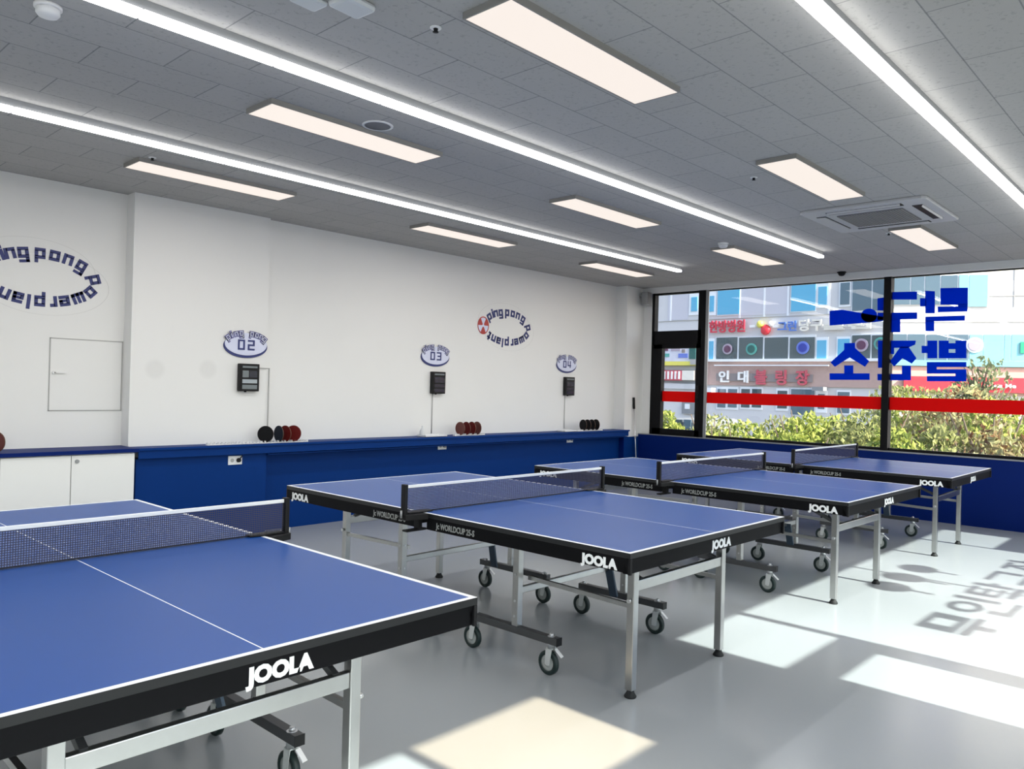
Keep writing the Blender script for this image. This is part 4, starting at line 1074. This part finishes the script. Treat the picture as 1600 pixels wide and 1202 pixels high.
# trees between the buildings
greens = {'olive': ((.06, .09, .03), (.42, .44, .18)), 'lime': ((.09, .15, .03), (.50, .54, .14)), 'deep': ((.05, .08, .04), (.32, .36, .20)), 'russet': ((.16, .07, .04), (.50, .52, .26))}
LM = {k: leaf_mat(k+'_leaves', *v) for k, v in greens.items()}
M['bark'] = mat('tree_bark', (.10, .075, .055), .9)
def tree(u, vtop, X, r, kind, label, n=5200, hgt=3.4, leaf=.095, thin=1.0):
    p = at(u, vtop, X); ztop = p.z
    t = thing('street_tree', label, 'tree', (X, p.y, -4), 0, 'trees in front of the buildings')
    H = ztop+4
    rr = random.Random(int(u*7+X))
    tb = MB(); q = Vector((0, 0, 0))
    tb.cyl((0, 0, 0), (.05, .05, H-hgt*.7), .14, .10, 10)
    tips = []
    for k in range(9):
        a = rr.uniform(0, 6.283); d = Vector((math.cos(a)*r*.6, math.sin(a)*r*.6, hgt*rr.uniform(.2, .75)))
        b0 = Vector((.05, .05, H-hgt*.75)); tb.cyl(b0, b0+d, .05, .015, 6); tips.append(b0+d)
    tb.build('trunk', M['bark'], t)
    # lobes of foliage
    lobes = []
    for k in range(13):
        a = rr.uniform(0, 6.283); w = rr.uniform(0, 1)**.5*r*.75; z = H-hgt*.5+rr.uniform(-.42, .28)*hgt
        lobes.append((Vector((w*math.cos(a), w*math.sin(a), z)), rr.uniform(.35, .6)*r))
    lobes.append((Vector((0, 0, H-r*.42)), r*.42))
    vs, fs = [], []
    for i in range(n):
        c_, lr = lobes[rr.randrange(len(lobes))]
        d = Vector((rr.gauss(0, 1), rr.gauss(0, 1), rr.gauss(0, 1))).normalized()*lr*(rr.uniform(.45, 1)**.5)*thin
        pp = c_+d; pp.z = min(pp.z, H)
        e = Euler((rr.uniform(0, 6.28), rr.uniform(0, 6.28), rr.uniform(0, 6.28))).to_matrix()
        s1 = leaf*rr.uniform(.6, 1.25)
        k0 = len(vs)
        vs += [tuple(pp+e @ Vector(c)) for c in ((-s1, 0, 0), (0, -s1*.5, .15*s1), (s1, 0, 0), (0, s1*.5, .15*s1))]
        fs.append((k0, k0+1, k0+2, k0+3))
    me = bpy.data.meshes.new('foliage'); me.from_pydata(vs, [], fs); me.materials.append(LM[kind])
    fo = bpy.data.objects.new('foliage', me); C.objects.link(fo); fo.parent = t
for args in (
    (1040, 640, 27, .95, 'lime', 'bright green tree low in the narrow opening window'),
    (1118, 644, 25, 1.9, 'olive', 'olive tree just right of the black window post'),
    (1163, 655, 23, 1.7, 'lime', 'yellow-green tree below the red characters'),
    (1215, 648, 25, 2.0, 'olive', 'olive green tree under the middle of the wide left pane'),
    (1262, 642, 22, 1.6, 'lime', 'light green tree left of the blue roof-shaped letter'),
    (1312, 648, 25, 2.0, 'lime', 'yellow-green tree below the blue roof-shaped letter'),
    (1360, 636, 23, 1.7, 'olive', 'olive tree left of the black upright'),
    (1420, 612, 26, 2.1, 'lime', 'yellow-green tree right of the black upright, reaching above the red band'),
    (1462, 606, 28, 2.2, 'olive', 'olive tree below the dense blue letter block'),
    (1508, 598, 24, 1.9, 'russet', 'reddish brown tree below the right-hand letters'),
    (1552, 622, 22, 1.7, 'lime', 'bright green tree near the right edge of the photo'),
    (1596, 618, 26, 2.1, 'olive', 'olive green tree cut by the right edge of the photo'),
    (1475, 664, 18, 1.2, 'olive', 'low olive shrub behind the sill right of the black upright'),
    (1565, 668, 18, 1.3, 'russet', 'low brownish red shrub at the right, close to the sill'),
    (1395, 668, 18, 1.1, 'lime', 'low yellow-green shrub directly behind the black upright'),
    (1240, 676, 18, 1.3, 'lime', 'low light green shrub close to the sill under the wide left pane')):
    tree(*args)
tree(1532, 556, 25, .75, 'deep', 'slender twiggy treetop rising above the other trees at the right', n=700, hgt=1.9, leaf=.09)
M['van_grey'] = mat('grey_vehicle_paint', (0.16, 0.18, 0.20), 0.4)
t = thing('parked_van', 'grey vehicle partly hidden by leaves, low in the narrow window', 'vehicle', group='things low in the narrow window')
pv = at(1069, 658, 30)
MB().box((30, pv.y-.8, -4+.35), (33.5, pv.y+.8, pv.z+.1)).build('body', M['van_grey'], t, .15)
L(1052, 1066, 656, 670, 29.98, M['win_dark'], 'window', t, .03); L(1069, 1080, 656, 670, 29.98, M['win_blue'], 'window', t, .03)
for dy in (-.6, .6):
    MB().cyl((30.0, pv.y+dy, -3.66), (30.25, pv.y+dy, -3.66), .34, .34, 20).build('wheel', M['rubber'], t)
